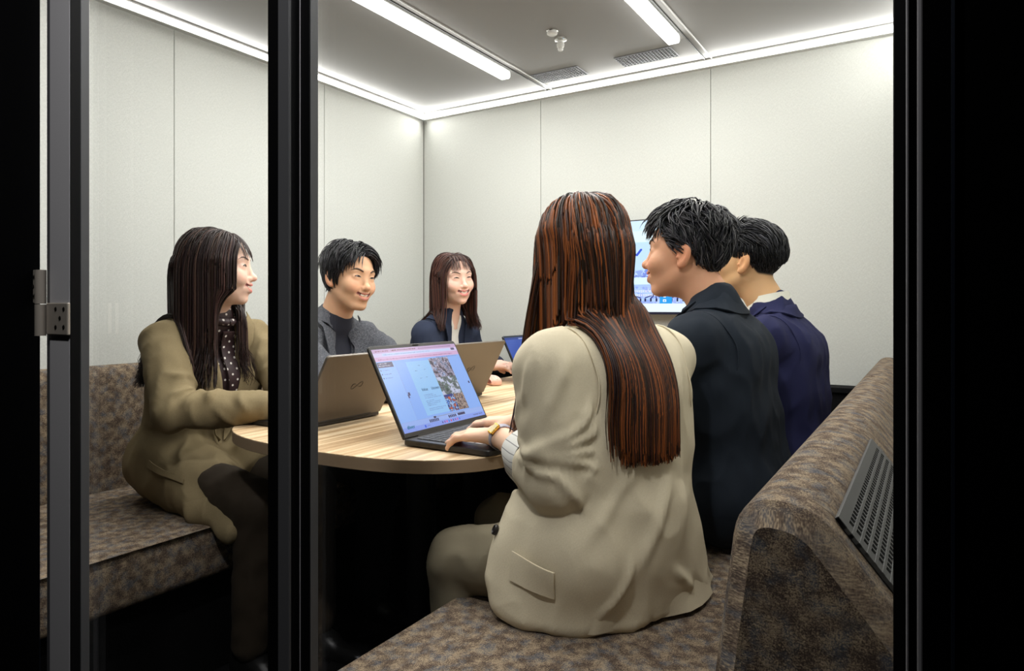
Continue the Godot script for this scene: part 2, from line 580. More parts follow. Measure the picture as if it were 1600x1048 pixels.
func build_front() -> void:
	var z := 0.56
	var black: Material = materials.frame_black
	var grey: Material = materials.frame_grey
	var lit_tint: Material = materials.frame_lit_tint  # frame metal lightened to look lamplit on its front faces
	# outer walls left and right of the glass front
	structure("wall_front", slab(-3.0, px_x(62, z), 0.0, 2.5, 0.46, z), materials.front_panel, Vector3.ZERO, "black outer wall left of the glass door")
	structure("wall_front", slab(px_x(1442, z), 1.2, 0.0, 2.5, 0.54, z + 0.03), materials.front_panel, Vector3.ZERO, "black outer wall right of the fixed pane")
	structure("wall_front", slab(px_x(62, z), px_x(1442, z), 2.19, 2.5, 0.54, z + 0.04), materials.front_panel, Vector3.ZERO, "black outer wall above the glass front")
	var trim := structure("trim_1", slab(px_x(51, z), px_x(61.5, z), 0.0, 2.18, z - 0.004, z + 0.001), materials.frame_blue, Vector3.ZERO, "slim dark jamb profile beside the hinges")
	obj("edge_bar", slab(px_x(57, z), px_x(60, z), 0.0, 2.18, z - 0.008, z - 0.004), grey, trim)
	# glass door: hinge stile, pane, lock stile
	var door := Node3D.new()
	door.name = "door_1"
	door.set_meta("kind", "structure")
	door.set_meta("label", "glass door in a black metal frame with steel hinges")
	add_child(door)
	taken["door_1"] = 0
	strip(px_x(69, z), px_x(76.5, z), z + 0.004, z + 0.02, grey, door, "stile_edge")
	strip(px_x(77.5, z), -1.1965, z, z + 0.0165, lit_tint, door, "hinge_stile")
	strip(-1.1965, -1.1955, z + 0.0004, z + 0.0162, black, door, "gasket")
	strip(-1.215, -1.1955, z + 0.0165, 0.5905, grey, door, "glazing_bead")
	strip(px_x(417, z), px_x(436, z), z + 0.001, z + 0.03, black, door, "gasket")
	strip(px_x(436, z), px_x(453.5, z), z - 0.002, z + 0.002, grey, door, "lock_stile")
	strip(px_x(436, z), px_x(453.5, z), z + 0.002, z + 0.033, black, door, "stile_core")
	obj("pane", slab(-1.1955, px_x(424, z), 0.05, 2.17, 0.5905, 0.5965), materials.glass, door)
	strip(px_x(76, z), px_x(454, z), z, z + 0.035, black, door, "bottom_rail", 0.02, 0.08)
	hinge(door, z)
	# fixed pane
	var win := Node3D.new()
	win.name = "window_1"
	win.set_meta("kind", "structure")
	win.set_meta("label", "fixed glass pane beside the door in a black metal frame")
	add_child(win)
	taken["window_1"] = 0
	strip(px_x(454, z), -0.6600, z + 0.0175, z + 0.033, black, win, "mullion")
	strip(px_x(465, z + 0.014), px_x(468, z + 0.014), z + 0.014, z + 0.0165, lit_tint, win, "mullion_edge")
	strip(-0.6657, -0.6484, z + 0.0165, z + 0.0175, black, win, "gasket")
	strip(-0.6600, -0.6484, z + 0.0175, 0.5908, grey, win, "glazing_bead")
	obj("pane", slab(-0.6484, px_x(1402, z), 0.05, 2.17, 0.5908, 0.5968), materials.glass, win)
	strip(px_x(1395.5, 0.585), px_x(1417, 0.585), 0.585, z + 0.05, black, win, "gasket")
	strip(px_x(1415.5, z), px_x(1419.5, z), z - 0.004, z + 0.02, lit_tint, win, "frame_edge")
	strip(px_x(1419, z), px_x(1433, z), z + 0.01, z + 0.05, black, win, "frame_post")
	strip(px_x(1433, z), px_x(1441.5, z), z - 0.008, z + 0.02, lit_tint, win, "frame_post")
	strip(px_x(470, z), px_x(1441, z), z, z + 0.035, black, win, "bottom_rail", 0.0, 0.08)
	var t2 := structure("trim_2", slab(px_x(1486.5, 0.53), px_x(1492, 0.53), 0.0, 2.4, 0.53, 0.5395), materials.frame_blue, Vector3.ZERO, "slim strip coloured as a dim blue reflection on the outer wall")  # blue colour stands in for a faint reflection on the wall edge
	t2.set_meta("category", "trim")
	t2.remove_meta("category")
	# corridor lamp over the photographer, the dim light on the frame profiles
	var lamp := thing("corridor_downlight", "small round downlight in the dark corridor outside the booth", "lamp", Vector3(-0.35, 2.55, 0.10))
	var b := MB.new()
	b.lathe(PackedVector2Array([Vector2(0.0, 0.05), Vector2(0.06, 0.05), Vector2(0.06, 0.0), Vector2(0.045, 0.0), Vector2(0.045, 0.012)]), Vector3.ZERO, Vector3.UP)
	obj("housing", b.mesh(), materials.white_metal, lamp)
	b = MB.new()
	b.lathe(PackedVector2Array([Vector2(0.045, 0.012), Vector2(0.0, 0.012)]), Vector3.ZERO, Vector3.UP)
	obj("diffuser", b.mesh(), materials.led_glow, lamp)
	var l := SpotLight3D.new()
	l.name = "corridor_light"
	l.position = Vector3(-0.35, 2.53, 0.10)
	l.look_at_from_position(l.position, Vector3(-0.65, 1.85, -0.56))
	l.spot_angle = 44.0
	l.spot_angle_attenuation = 1.0
	l.spot_range = 12.0
	l.light_energy = 2.6
	l.light_size = 0.05
	l.shadow_enabled = true
	add_child(l)


func hinge(door: Node3D, z: float) -> void:
	var h := Node3D.new()
	h.name = "hinge"
	door.add_child(h)
	var y := func(py: float, px: float) -> float: return px_y(px, py, z)
	obj("leaf", slab(px_x(77, z), px_x(110.5, z), y.call(523, 92), y.call(473, 92), z - 0.005, z + 0.0, 0.0015), materials.steel, h)
	obj("jamb_leaf", slab(px_x(56.5, z), px_x(66, z), y.call(473.5, 62), y.call(422, 62), z - 0.010, z - 0.006, 0.001), materials.steel, h)
	var kx := px_x(71.5, z)
	for part in [[422.0, 474.5], [475.5, 524.0]]:
		var b := MB.new()
		b.tube(PackedVector3Array([Vector3(kx, y.call(part[1], 71), -z + 0.008), Vector3(kx, y.call(part[0], 71), -z + 0.008)]), PackedFloat32Array([0.0085, 0.0085]), 16)
		obj("knuckle", b.mesh(), materials.steel, h)
	for s in [[92.0, 483.0], [104.5, 483.0], [98.5, 497.0], [92.0, 511.0], [104.5, 511.0]]:
		screw(h, Vector3(px_x(s[0], z), y.call(s[1], s[0]), -z + 0.0052))
	for s in [[60.0, 433.0], [64.0, 433.0], [62.0, 448.0], [60.0, 463.0], [64.0, 463.0]]:
		screw(h, Vector3(px_x(s[0], z), y.call(s[1], s[0]), -z + 0.0102))


func screw(parent: Node, at: Vector3) -> void:
	var b := MB.new()
	b.lathe(PackedVector2Array([Vector2(0.0040, 0.0), Vector2(0.0022, 0.0010), Vector2(0.0, 0.0012)]), at, Vector3.BACK, 12)
	b.box(at + Vector3(-0.0022, -0.0004, 0.0009), at + Vector3(0.0022, 0.0004, 0.0014))
	b.box(at + Vector3(-0.0004, -0.0022, 0.0009), at + Vector3(0.0004, 0.0022, 0.0014))
	obj("screw", b.mesh(), materials.screw_steel, parent)


func build_ceiling_fittings() -> void:
	var t := ROOM_TOP
	# glowing strips where walls and ceiling meet
	var runs := [
		["glowing white light strip along the top of the back wall", slab(ROOM_LEFT + 0.03, ROOM_RIGHT - 0.03, t - 0.036, t - 0.008, ROOM_BACK - 0.026, ROOM_BACK - 0.001, 0.003), slab(ROOM_LEFT + 0.03, ROOM_RIGHT - 0.03, t - 0.008, t - 0.001, ROOM_BACK - 0.03, ROOM_BACK - 0.001), slab(ROOM_LEFT + 0.03, ROOM_RIGHT - 0.03, t - 0.039, t - 0.036, ROOM_BACK - 0.028, ROOM_BACK - 0.001)],
		["glowing white light strip along the top of the left wall", slab(ROOM_LEFT + 0.001, ROOM_LEFT + 0.026, t - 0.036, t - 0.008, 0.62, ROOM_BACK - 0.002, 0.003), slab(ROOM_LEFT + 0.001, ROOM_LEFT + 0.03, t - 0.008, t - 0.001, 0.62, ROOM_BACK - 0.002), slab(ROOM_LEFT + 0.001, ROOM_LEFT + 0.028, t - 0.039, t - 0.036, 0.62, ROOM_BACK - 0.002)],
		["glowing white light strip along the inside of the glass front", slab(ROOM_LEFT + 0.03, ROOM_RIGHT - 0.03, t - 0.036, t - 0.008, 0.622, 0.648, 0.003), slab(ROOM_LEFT + 0.03, ROOM_RIGHT - 0.03, t - 0.008, t - 0.001, 0.62, 0.65), slab(ROOM_LEFT + 0.03, ROOM_RIGHT - 0.03, t - 0.039, t - 0.036, 0.62, 0.65)],
		["glowing white light strip along the top of the right wall", slab(ROOM_RIGHT - 0.026, ROOM_RIGHT - 0.001, t - 0.036, t - 0.008, 0.62, ROOM_BACK - 0.002, 0.003), slab(ROOM_RIGHT - 0.03, ROOM_RIGHT - 0.001, t - 0.008, t - 0.001, 0.62, ROOM_BACK - 0.002), slab(ROOM_RIGHT - 0.028, ROOM_RIGHT - 0.001, t - 0.039, t - 0.036, 0.62, ROOM_BACK - 0.002)],
	]
	for r in runs:
		var o := thing("light_strip", r[0], "light", Vector3.ZERO, "light strips round the ceiling")
		obj("diffuser", r[1], materials.led_glow, o)
		obj("profile", r[2], materials.white_metal, o)
		obj("lip", r[3], materials.white_metal, o)
	# two light bars
	for k in 2:
		var x: float = [-1.745, -0.91][k]
		var o := thing("ceiling_light", ["long white light bar on the ceiling over the left bench", "long white light bar on the ceiling over the right bench"][k], "light", Vector3(x, t, -1.875), "light bars on the ceiling")
		obj("diffuser", slab(-0.026, 0.026, -0.044, -0.010, -0.90, 0.90, 0.006), materials.led_glow, o)
		obj("housing", slab(-0.022, 0.022, -0.010, -0.0005, -0.90, 0.90, 0.001), materials.white_metal, o)
		# recessed track beside the bar
		var tr := structure("trim_%d" % (3 + k), slab(x + 0.030, x + 0.0345, t - 0.005, t - 0.0002, 0.62, ROOM_BACK - 0.03), materials.grille_metal, Vector3.ZERO, ["slim double track in the ceiling beside the left light bar", "slim double track in the ceiling beside the right light bar"][k])
		obj("rail", slab(x + 0.060, x + 0.0645, t - 0.005, t - 0.0002, 0.62, ROOM_BACK - 0.03), materials.white_metal, tr)
	# two perforated air vents
	for k in 2:
		var x0: float = [-1.676, -1.232][k]
		var x1: float = [-1.424, -0.968][k]
		var o := thing("air_vent", ["perforated grey air vent in the ceiling nearer the left wall", "perforated grey air vent in the ceiling beside the right light bar"][k], "vent", Vector3((x0 + x1) * 0.5, t, -2.957), "ceiling air vents")
		var hw := (x1 - x0) * 0.5
		obj("duct", slab(-hw, hw, 0.10, 0.115, -0.062, 0.062), materials.vent_plate, o)
		var b := MB.new()
		for q in 18:
			var xx := -hw + 2.0 * hw * q / 17.0
			b.box(Vector3(xx - 0.0020, -0.0045, -0.062), Vector3(xx + 0.0020, -0.0015, 0.062))
		for q in 8:
			var zz := -0.062 + 0.124 * q / 7.0
			b.box(Vector3(-hw, -0.005, zz - 0.0024), Vector3(hw, -0.0015, zz + 0.0024))
		obj("perforated_plate", b.mesh(), materials.vent_plate, o)
	# sprinkler and detector
	var d := thing("heat_detector", "small flat white detector disc on the ceiling", "detector", Vector3(-1.33, t, -2.475))
	var b2 := MB.new()
	b2.lathe(PackedVector2Array([Vector2(0.0, -0.016), Vector2(0.013, -0.016), Vector2(0.018, -0.012), Vector2(0.019, -0.003), Vector2(0.019, -0.0005)]), Vector3.ZERO, Vector3.UP)
	obj("disc", b2.mesh(), materials.sprinkler_white, d)
	d.scale = Vector3.ONE * 1.2
	b2 = MB.new()
	b2.lathe(PackedVector2Array([Vector2(0.0195, -0.005), Vector2(0.0205, -0.003), Vector2(0.0205, -0.0005)]), Vector3.ZERO, Vector3.UP)
	obj("ring", b2.mesh(), materials.chrome, d)
	var s := thing("sprinkler_head", "white sprinkler head with chrome ring hanging from the ceiling", "sprinkler", Vector3(-1.335, t, -2.56))
	b2 = MB.new()
	b2.lathe(PackedVector2Array([Vector2(0.012, -0.012), Vector2(0.022, -0.008), Vector2(0.023, -0.0005)]), Vector3.ZERO, Vector3.UP)
	obj("collar", b2.mesh(), materials.chrome, s)
	b2 = MB.new()
	b2.lathe(PackedVector2Array([Vector2(0.0, -0.046), Vector2(0.008, -0.046), Vector2(0.010, -0.040), Vector2(0.008, -0.036), Vector2(0.013, -0.032), Vector2(0.014, -0.022), Vector2(0.010, -0.018), Vector2(0.012, -0.012)]), Vector3.ZERO, Vector3.UP)
	obj("nozzle", b2.mesh(), materials.sprinkler_white, s)
	s.scale = Vector3.ONE * 1.2


# outline rounded by cutting corners: list of [x, y, radius]
func rounded(pts: Array, steps := 8) -> PackedVector2Array:
	var out := PackedVector2Array()
	var cnt := pts.size()
	for k in cnt:
		var p := Vector2(pts[k][0], pts[k][1])
		var a := Vector2(pts[(k - 1 + cnt) % cnt][0], pts[(k - 1 + cnt) % cnt][1])
		var b := Vector2(pts[(k + 1) % cnt][0], pts[(k + 1) % cnt][1])
		var r: float = pts[k][2]
		if r <= 0.0:
			out.append(p)
			continue
		var p0 := p + (a - p).normalized() * r
		var p1 := p + (b - p).normalized() * r
		for s in steps + 1:
			var t := float(s) / steps
			out.append(p0.lerp(p, t).lerp(p.lerp(p1, t), t))
	return out


func bench(label: String, mirror: bool) -> Node3D:
	var o := thing("bench", label, "bench", Vector3(-1.255, 0, -1.9), "fabric benches")
	var sgn := -1.0 if mirror else 1.0
	var ex := Vector3(sgn, 0, 0)
	var tweed: Material = materials.bench_tweed
	# profiles are drawn for the right bench, x from the middle of the table
	var seat := rounded([[0.43, 0.30, 0.03], [0.43, 0.447, 0.035], [0.62, 0.456, 0.2], [1.10, 0.445, 0.02], [1.10, 0.30, 0.0]], 6)
	var back := rounded([[1.045, 0.40, 0.0], [1.055, 0.60, 0.08], [1.088, 0.860, 0.046], [1.163, 0.850, 0.026], [1.30, 0.68, 0.02], [1.30, 0.40, 0.0]], 8)
	for run in [[0.64, 1.88], [1.885, 3.03]]:
		var b := MB.new()
		b.prism(seat, Vector3.ZERO, ex, Vector3.UP, Vector3.FORWARD, run[0] - 1.9, run[1] - 1.9, 0.012)
		obj("seat", b.mesh(), tweed, o)
		b = MB.new()
		var x := 0.436 * sgn
		b.tube(PackedVector3Array([Vector3(x, 0.4245, 1.9 - run[0] - 0.02), Vector3(x, 0.4245, 1.9 - run[1] + 0.02)]), PackedFloat32Array([0.0032, 0.0032]), 6)
		obj("piping", b.mesh(), tweed, o)
	# the right back has a pocket cut into its slope, under the grille
	var notched := rounded([[1.045, 0.40, 0.0], [1.055, 0.60, 0.08], [1.088, 0.860, 0.046], [1.163, 0.850, 0.024], [1.1793, 0.8298, 0.0], [1.1404, 0.7984, 0.0], [1.1931, 0.7330, 0.0], [1.2320, 0.7644, 0.0], [1.30, 0.68, 0.02], [1.30, 0.40, 0.0]], 8)
	var pieces := [[[0.70, 2.17, back, Vector2.ONE]], [[2.175, 3.04, back, Vector2.ONE]]]
	if not mirror:
		pieces[0] = [[0.70, 0.757, back, Vector2(1, 0)], [0.757, 1.217, notched, Vector2.ZERO], [1.217, 2.17, back, Vector2(0, 1)]]
	for piece in pieces:
		var b := MB.new()
		for run in piece:
			b.prism(run[2], Vector3.ZERO, ex, Vector3.UP, Vector3.FORWARD, run[0] - 1.9, run[1] - 1.9, 0.022, true, run[3])
		obj("backrest", b.mesh(), tweed, o)
	var base := MB.new()
	base.prism(PackedVector2Array([Vector2(0.50, 0.004), Vector2(0.50, 0.29), Vector2(1.29, 0.29), Vector2(1.29, 0.004)]), Vector3.ZERO, ex, Vector3.UP, Vector3.FORWARD, 0.66 - 1.9, 3.03 - 1.9, 0.003)
	obj("base", base.mesh(), materials.dark_base, o)
	return o


func build_benches() -> void:
	bench("brown tweed bench against the left wall, olive jacket woman sitting on it", true)
	var o := bench("brown tweed bench with a grey metal grille in its back", false)
	# air grille let into the sloping back of the right bench
	var a := Vector3(1.176, 0.8355, 1.9 - 0.752)    # upper near corner, bench axes
	var u := Vector3(0.058, -0.0714, 0.0)           # down the slope
	var w := Vector3(0.0, 0.0, -0.47)               # away
	var nrm := u.cross(w).normalized()
	if nrm.y < 0.0:
		nrm = -nrm
	var g := Node3D.new()
	g.name = "air_grille"
	o.add_child(g)
	var b := MB.new()
	var un := u.normalized()
	var ul := u.length()
	var wn := w.normalized()
	var wl := w.length()
	b = MB.new()
	var rows := 7
	var columns := 32
	var m0 := 0.009
	var m1 := 0.016
	for q in rows + 1:
		var c0 := m0 + (ul - 2.0 * m0) * q / rows
		var half := 0.0021
		var lo := c0 - half
		var hi := c0 + half
		if q == 0:
			lo = -0.002
		if q == rows:
			hi = ul + 0.002
		b.prism(PackedVector2Array([Vector2(lo, -0.002), Vector2(hi, -0.002), Vector2(hi, wl + 0.002), Vector2(lo, wl + 0.002)]), a, un, wn, nrm, 0.0, 0.0046, 0.0004)
	for q in columns + 1:
		var c0 := m1 + (wl - 2.0 * m1) * q / columns
		var lo := c0 - 0.0022
		var hi := c0 + 0.0022
		if q == 0:
			lo = -0.002
		if q == columns:
			hi = wl + 0.002
		b.prism(PackedVector2Array([Vector2(-0.001, lo), Vector2(ul + 0.001, lo), Vector2(ul + 0.001, hi), Vector2(-0.001, hi)]), a, un, wn, nrm, 0.0, 0.0043, 0.0004)
	obj("slotted_plate", b.mesh(), materials.grille_metal, g)


func build_tables() -> void:
	for k in 2:
		var o := thing("table", ["pale oak table with a rounded end, open laptops on it", "pale oak table between the rounded table and the television"][k], "table", Vector3(-1.25, 0, -1.52 if k == 0 else -2.42), "pale oak tables")
		var outline := PackedVector2Array()
		var hw := 0.45
		if k == 0:
			var y1 := 1.985 - 1.52
			outline.append(Vector2(hw, y1))
			outline.append(Vector2(-hw, y1))
			for s in 41:
				var a := PI + PI * s / 40.0
				var c := cos(a)
				var sn := sin(a)
				outline.append(Vector2(hw * signf(c) * pow(absf(c), 2.0 / 2.6), (1.38 - 1.52) + 0.30 * signf(sn) * pow(absf(sn), 2.0 / 2.6)))
		else:
			outline = PackedVector2Array([Vector2(-hw, 1.988 - 2.42), Vector2(hw, 1.988 - 2.42), Vector2(hw, 2.90 - 2.42), Vector2(-hw, 2.90 - 2.42)])
		var b := MB.new()
		b.prism(outline, Vector3.ZERO, Vector3.RIGHT, Vector3.FORWARD, Vector3.UP, TABLE_TOP - 0.0022, TABLE_TOP, 0.001)
		obj("top", b.mesh(), materials.oak_top, o)
		b = MB.new()
		b.prism(outline, Vector3.ZERO, Vector3.RIGHT, Vector3.FORWARD, Vector3.UP, TABLE_TOP - 0.030, TABLE_TOP - 0.0022, 0.0012)
		obj("edge_board", b.mesh(), materials.oak_edge, o)
		b = MB.new()
		b.lathe(PackedVector2Array([Vector2(0.0, TABLE_TOP - 0.034), Vector2(0.17, TABLE_TOP - 0.034), Vector2(0.17, TABLE_TOP - 0.030)]), Vector3.ZERO, Vector3.UP, 28)
		b.tube(PackedVector3Array([Vector3(0, 0.03, 0), Vector3(0, TABLE_TOP - 0.032, 0)]), PackedFloat32Array([0.038, 0.038]), 20)
		obj("column", b.mesh(), materials.table_steel, o)
		b = MB.new()
		b.lathe(PackedVector2Array([Vector2(0.27, 0.001), Vector2(0.27, 0.009), Vector2(0.255, 0.014), Vector2(0.06, 0.024), Vector2(0.04, 0.034)]), Vector3.ZERO, Vector3.UP, 36)
		obj("foot_plate", b.mesh(), materials.table_steel, o)


# ---------------------------------------------------------------- screens and laptops

func screen_material(called: String, im: Image, energy: float) -> StandardMaterial3D:
	var m := mat(called, Color(0.02, 0.02, 0.02), 0.25)
	m.emission_enabled = true
	m.emission_texture = ImageTexture.create_from_image(im)
	m.emission = Color.WHITE
	m.emission_operator = BaseMaterial3D.EMISSION_OP_MULTIPLY
	m.emission_energy_multiplier = energy
	return m


func text_lines(im: Image, x: int, y: int, w: int, h: int, colour: Color, r: RandomNumberGenerator) -> void:
	# a line of print too small to read: short strokes with word gaps
	var k := x
	while k < x + w:
		var word := r.randi_range(4, 14)
		for q in range(0, word, 2):
			if k + q < x + w:
				im.fill_rect(Rect2i(k + q, y + r.randi_range(0, 1), 1 if r.randf() < 0.5 else 2, h - r.randi_range(0, 1)), colour)
		k += word + 3


func photo_patch(im: Image, r: Rect2i, tones: Array, seed_value: int, cell: int) -> void:
	# busy small photograph: patches of the given tones, larger and darker upwards
	var f := FastNoiseLite.new()
	f.seed = seed_value
	f.noise_type = FastNoiseLite.TYPE_CELLULAR
	f.cellular_return_type = FastNoiseLite.RETURN_CELL_VALUE
	f.frequency = 1.0 / cell
	var g := FastNoiseLite.new()
	g.seed = seed_value + 5
	g.frequency = 0.35 / cell
	for y in r.size.y:
		for x in r.size.x:
			var t := clampf(f.get_noise_2d(x, y * 1.5) * 0.45 + g.get_noise_2d(x, y) * 0.7 + 0.5, 0.0, 0.999)
			im.set_pixel(r.position.x + x, r.position.y + y, tones[int(t * tones.size())])


func laptop_picture() -> Image:
	var w := 640
	var h := 410
	var im := Image.create(w, h, false, Image.FORMAT_RGB8)
	var r := RandomNumberGenerator.new()
	r.seed = 5
	im.fill(rgb8(140, 180, 252))
	im.fill_rect(Rect2i(0, 0, w, 20), rgb8(196, 162, 206))
	im.fill_rect(Rect2i(0, 20, w, 20), rgb8(214, 200, 240))
	im.fill_rect(Rect2i(0, 40, w, 22), rgb8(212, 172, 216))
	im.fill_rect(Rect2i(60, 23, 520, 12), rgb8(196, 212, 250))
	text_lines(im, 20, 8, 90, 5, rgb8(150, 90, 120), r)
	text_lines(im, 130, 7, 180, 6, rgb8(120, 60, 90), r)
	for k in 34:
		im.fill_rect(Rect2i(330 + k * 8, 7, 4, 7), rgb8(140, 96, 150))
	im.fill_rect(Rect2i(590, 22, 30, 12), rgb8(90, 80, 120))
	text_lines(im, 70, 27, 340, 4, rgb8(130, 140, 200), r)
	text_lines(im, 20, 50, 560, 5, rgb8(160, 96, 150), r)
	# left list
	im.fill_rect(Rect2i(0, 62, 118, 348), rgb8(148, 188, 255))
	im.fill_rect(Rect2i(2, 66, 104, 26), rgb8(70, 60, 100))
	text_lines(im, 8, 71, 60, 4, rgb8(220, 220, 240), r)
	text_lines(im, 8, 81, 80, 4, rgb8(220, 220, 240), r)
	for k in 3:
		im.fill_rect(Rect2i(8, 103 + k * 19, 5, 6), rgb8(60, 60, 90))
		text_lines(im, 22, 104 + k * 19, 50, 4, rgb8(110, 130, 190), r)
	im.fill_rect(Rect2i(118, 62, 1, 300), rgb8(140, 160, 210))
	for k in 20:
		im.fill_rect(Rect2i(121, 66 + k * 12, 3, 4), rgb8(140, 160, 210))
	im.fill_rect(Rect2i(126, 226, 14, 16), rgb8(56, 50, 100))
	im.fill_rect(Rect2i(120, 236, 10, 18), rgb8(70, 66, 120))
	# page
	im.fill_rect(Rect2i(196, 76, 176, 276), rgb8(150, 200, 250))
	for c in [[284, 100], [248, 126], [316, 124], [264, 166], [306, 164]]:
		for a in 60:
			var q := TAU * a / 60.0
			im.set_pixel(int(c[0] + cos(q) * 20.0), int(c[1] + sin(q) * 16.0), rgb8(160, 186, 226))
		text_lines(im, c[0] - 8, c[1] - 2, 16, 3, rgb8(90, 110, 170), r)
	for row in [[250, 70], [258, 90], [266, 120], [280, 60], [288, 110], [296, 100], [304, 66], [320, 130], [328, 100]]:
		text_lines(im, 230, row[0], row[1], 3, rgb8(100, 124, 186), r)
	# photographs
	photo_patch(im, Rect2i(372, 70, 160, 104), [rgb8(40, 34, 52), rgb8(82, 70, 90), rgb8(136, 122, 142), rgb8(186, 180, 206), rgb8(84, 82, 110), rgb8(150, 170, 210)], 31, 17)
	photo_patch(im, Rect2i(372, 174, 160, 96), [rgb8(52, 66, 66), rgb8(110, 112, 124), rgb8(74, 96, 84), rgb8(178, 182, 208), rgb8(196, 202, 228)], 32, 21)
	photo_patch(im, Rect2i(372, 270, 80, 86), [rgb8(40, 44, 96), rgb8(64, 120, 210), rgb8(176, 206, 240), rgb8(60, 52, 110), rgb8(196, 96, 60)], 33, 15)
	photo_patch(im, Rect2i(452, 270, 80, 86), [rgb8(58, 50, 62), rgb8(104, 84, 80), rgb8(150, 128, 118), rgb8(186, 170, 160), rgb8(70, 66, 110), rgb8(170, 120, 60)], 34, 9)
	im.fill_rect(Rect2i(376, 268, 70, 12), rgb8(40, 50, 130))
	im.fill_rect(Rect2i(616, 216, 12, 12), rgb8(56, 50, 100))
	text_lines(im, 440, 64, 180, 5, rgb8(110, 130, 190), r)
	# player and task bars
	im.fill_rect(Rect2i(0, 362, w, 1), rgb8(150, 168, 220))
	im.fill_rect(Rect2i(0, 363, w, 24), rgb8(156, 184, 248))
	im.fill_rect(Rect2i(0, 387, w, 23), rgb8(140, 164, 244))
	im.fill_rect(Rect2i(230, 364, 250, 3), rgb8(140, 156, 200))
	im.fill_rect(Rect2i(236, 361, 16, 9), rgb8(50, 44, 80))
	for k in 6:
		im.fill_rect(Rect2i(196 + k * 12, 372, 9, 14), rgb8(70, 74, 120))
	for k in 5:
		im.fill_rect(Rect2i(344 + k * 13, 371, 9, 13), rgb8(56, 50, 92))
	im.fill_rect(Rect2i(420, 370, 60, 12), rgb8(60, 54, 96))
	for k in 9:
		im.fill_rect(Rect2i(280 + k * 17, 393, 8, 10), [rgb8(90, 90, 170), rgb8(150, 80, 180), rgb8(220, 90, 160), rgb8(70, 110, 230), rgb8(220, 60, 90)][k % 5])
	im.fill_rect(Rect2i(150, 392, 9, 12), rgb8(50, 90, 230))
	text_lines(im, 166, 396, 24, 4, rgb8(110, 130, 200), r)
	text_lines(im, 540, 394, 80, 5, rgb8(80, 90, 150), r)
	return im


func stroke(im: Image, a: Vector2, b: Vector2, wd: int, colour: Color) -> void:
	var steps := int(a.distance_to(b)) + 1
	for k in steps + 1:
		var p := a.lerp(b, float(k) / steps)
		im.fill_rect(Rect2i(int(p.x) - wd / 2, int(p.y) - wd / 2, wd, wd), colour)


func television_picture() -> Image:
	var w := 800
	var h := 440
	var im := Image.create(w, h, false, Image.FORMAT_RGB8)
	var r := RandomNumberGenerator.new()
	r.seed = 8
	im.fill(rgb8(226, 248, 255))
	im.fill_rect(Rect2i(0, 0, w, 50), rgb8(212, 238, 255))
	im.fill_rect(Rect2i(330, 84, 9, 9), rgb8(84, 180, 170))
	text_lines(im, 352, 86, 60, 6, rgb8(170, 200, 214), r)
	text_lines(im, 520, 86, 180, 6, rgb8(180, 205, 220), r)
	# page photograph: a pale office with white chairs
	im.fill_rect(Rect2i(60, 104, 680, 160), rgb8(196, 228, 252))
	im.fill_rect(Rect2i(60, 264, 680, 44), rgb8(220, 244, 255))
	im.fill_rect(Rect2i(60, 308, 640, 92), rgb8(172, 200, 246))
	photo_patch(im, Rect2i(60, 238, 680, 36), [rgb8(150, 176, 238), rgb8(196, 222, 252), rgb8(120, 140, 226), rgb8(206, 232, 255)], 61, 22)
	photo_patch(im, Rect2i(60, 318, 640, 82), [rgb8(150, 176, 240), rgb8(178, 206, 248), rgb8(160, 180, 244), rgb8(190, 216, 250)], 62, 34)
	for k in 5:
		var x := 120 + k * 130
		for q in 24:
			var a := TAU * q / 24.0
			im.fill_rect(Rect2i(int(x + cos(a) * 7.0) - 5, int(214 + sin(a) * 10.0) - 6, 10, 12), rgb8(72, 84, 196))
		im.fill_rect(Rect2i(x - 22, 236, 44, 26), rgb8(120, 146, 230))
		stroke(im, Vector2(x + 30, 168), Vector2(x + 42, 148), 5, rgb8(54, 76, 190))
		stroke(im, Vector2(x + 48, 148), Vector2(x + 62, 166), 6, rgb8(54, 76, 190))
		stroke(im, Vector2(x + 66, 166), Vector2(x + 88, 140), 8, rgb8(60, 92, 214))
		# chair base with casters
		var c := Vector2(x + 30, 356)
		for s in [-52.0, -24.0, 4.0, 30.0, 54.0]:
			stroke(im, c, c + Vector2(s, 22.0 - absf(s) * 0.1), 4, rgb8(40, 48, 120))
			im.fill_rect(Rect2i(int(c.x + s) - 4, int(c.y + 20), 8, 14), rgb8(26, 30, 70))
		stroke(im, c, c + Vector2(0, -34), 6, rgb8(60, 70, 150))
	stroke(im, Vector2(60, 270), Vector2(740, 268), 3, rgb8(110, 130, 210))
	# two lines of white print over the picture, too small to read here
	for row in 2:
		for k in 44:
			var x := 250 + k * 9
			im.fill_rect(Rect2i(x, 336 + row * 19, 6, 2), Color.WHITE)
			im.fill_rect(Rect2i(x + r.randi_range(0, 4), 336 + row * 19, 2, 10), Color.WHITE)
			im.fill_rect(Rect2i(x + r.randi_range(0, 1), 340 + row * 19 + r.randi_range(0, 4), 6, 2), Color.WHITE)
	im.fill_rect(Rect2i(560, 352, 60, 48), rgb8(44, 160, 238))
	im.fill_rect(Rect2i(578, 366, 12, 5), Color.WHITE)
	im.fill_rect(Rect2i(576, 380, 16, 12), Color.WHITE)
	im.fill_rect(Rect2i(580, 384, 8, 5), rgb8(44, 160, 238))
	im.fill_rect(Rect2i(0, 400, w, 40), rgb8(232, 246, 255))
	return im


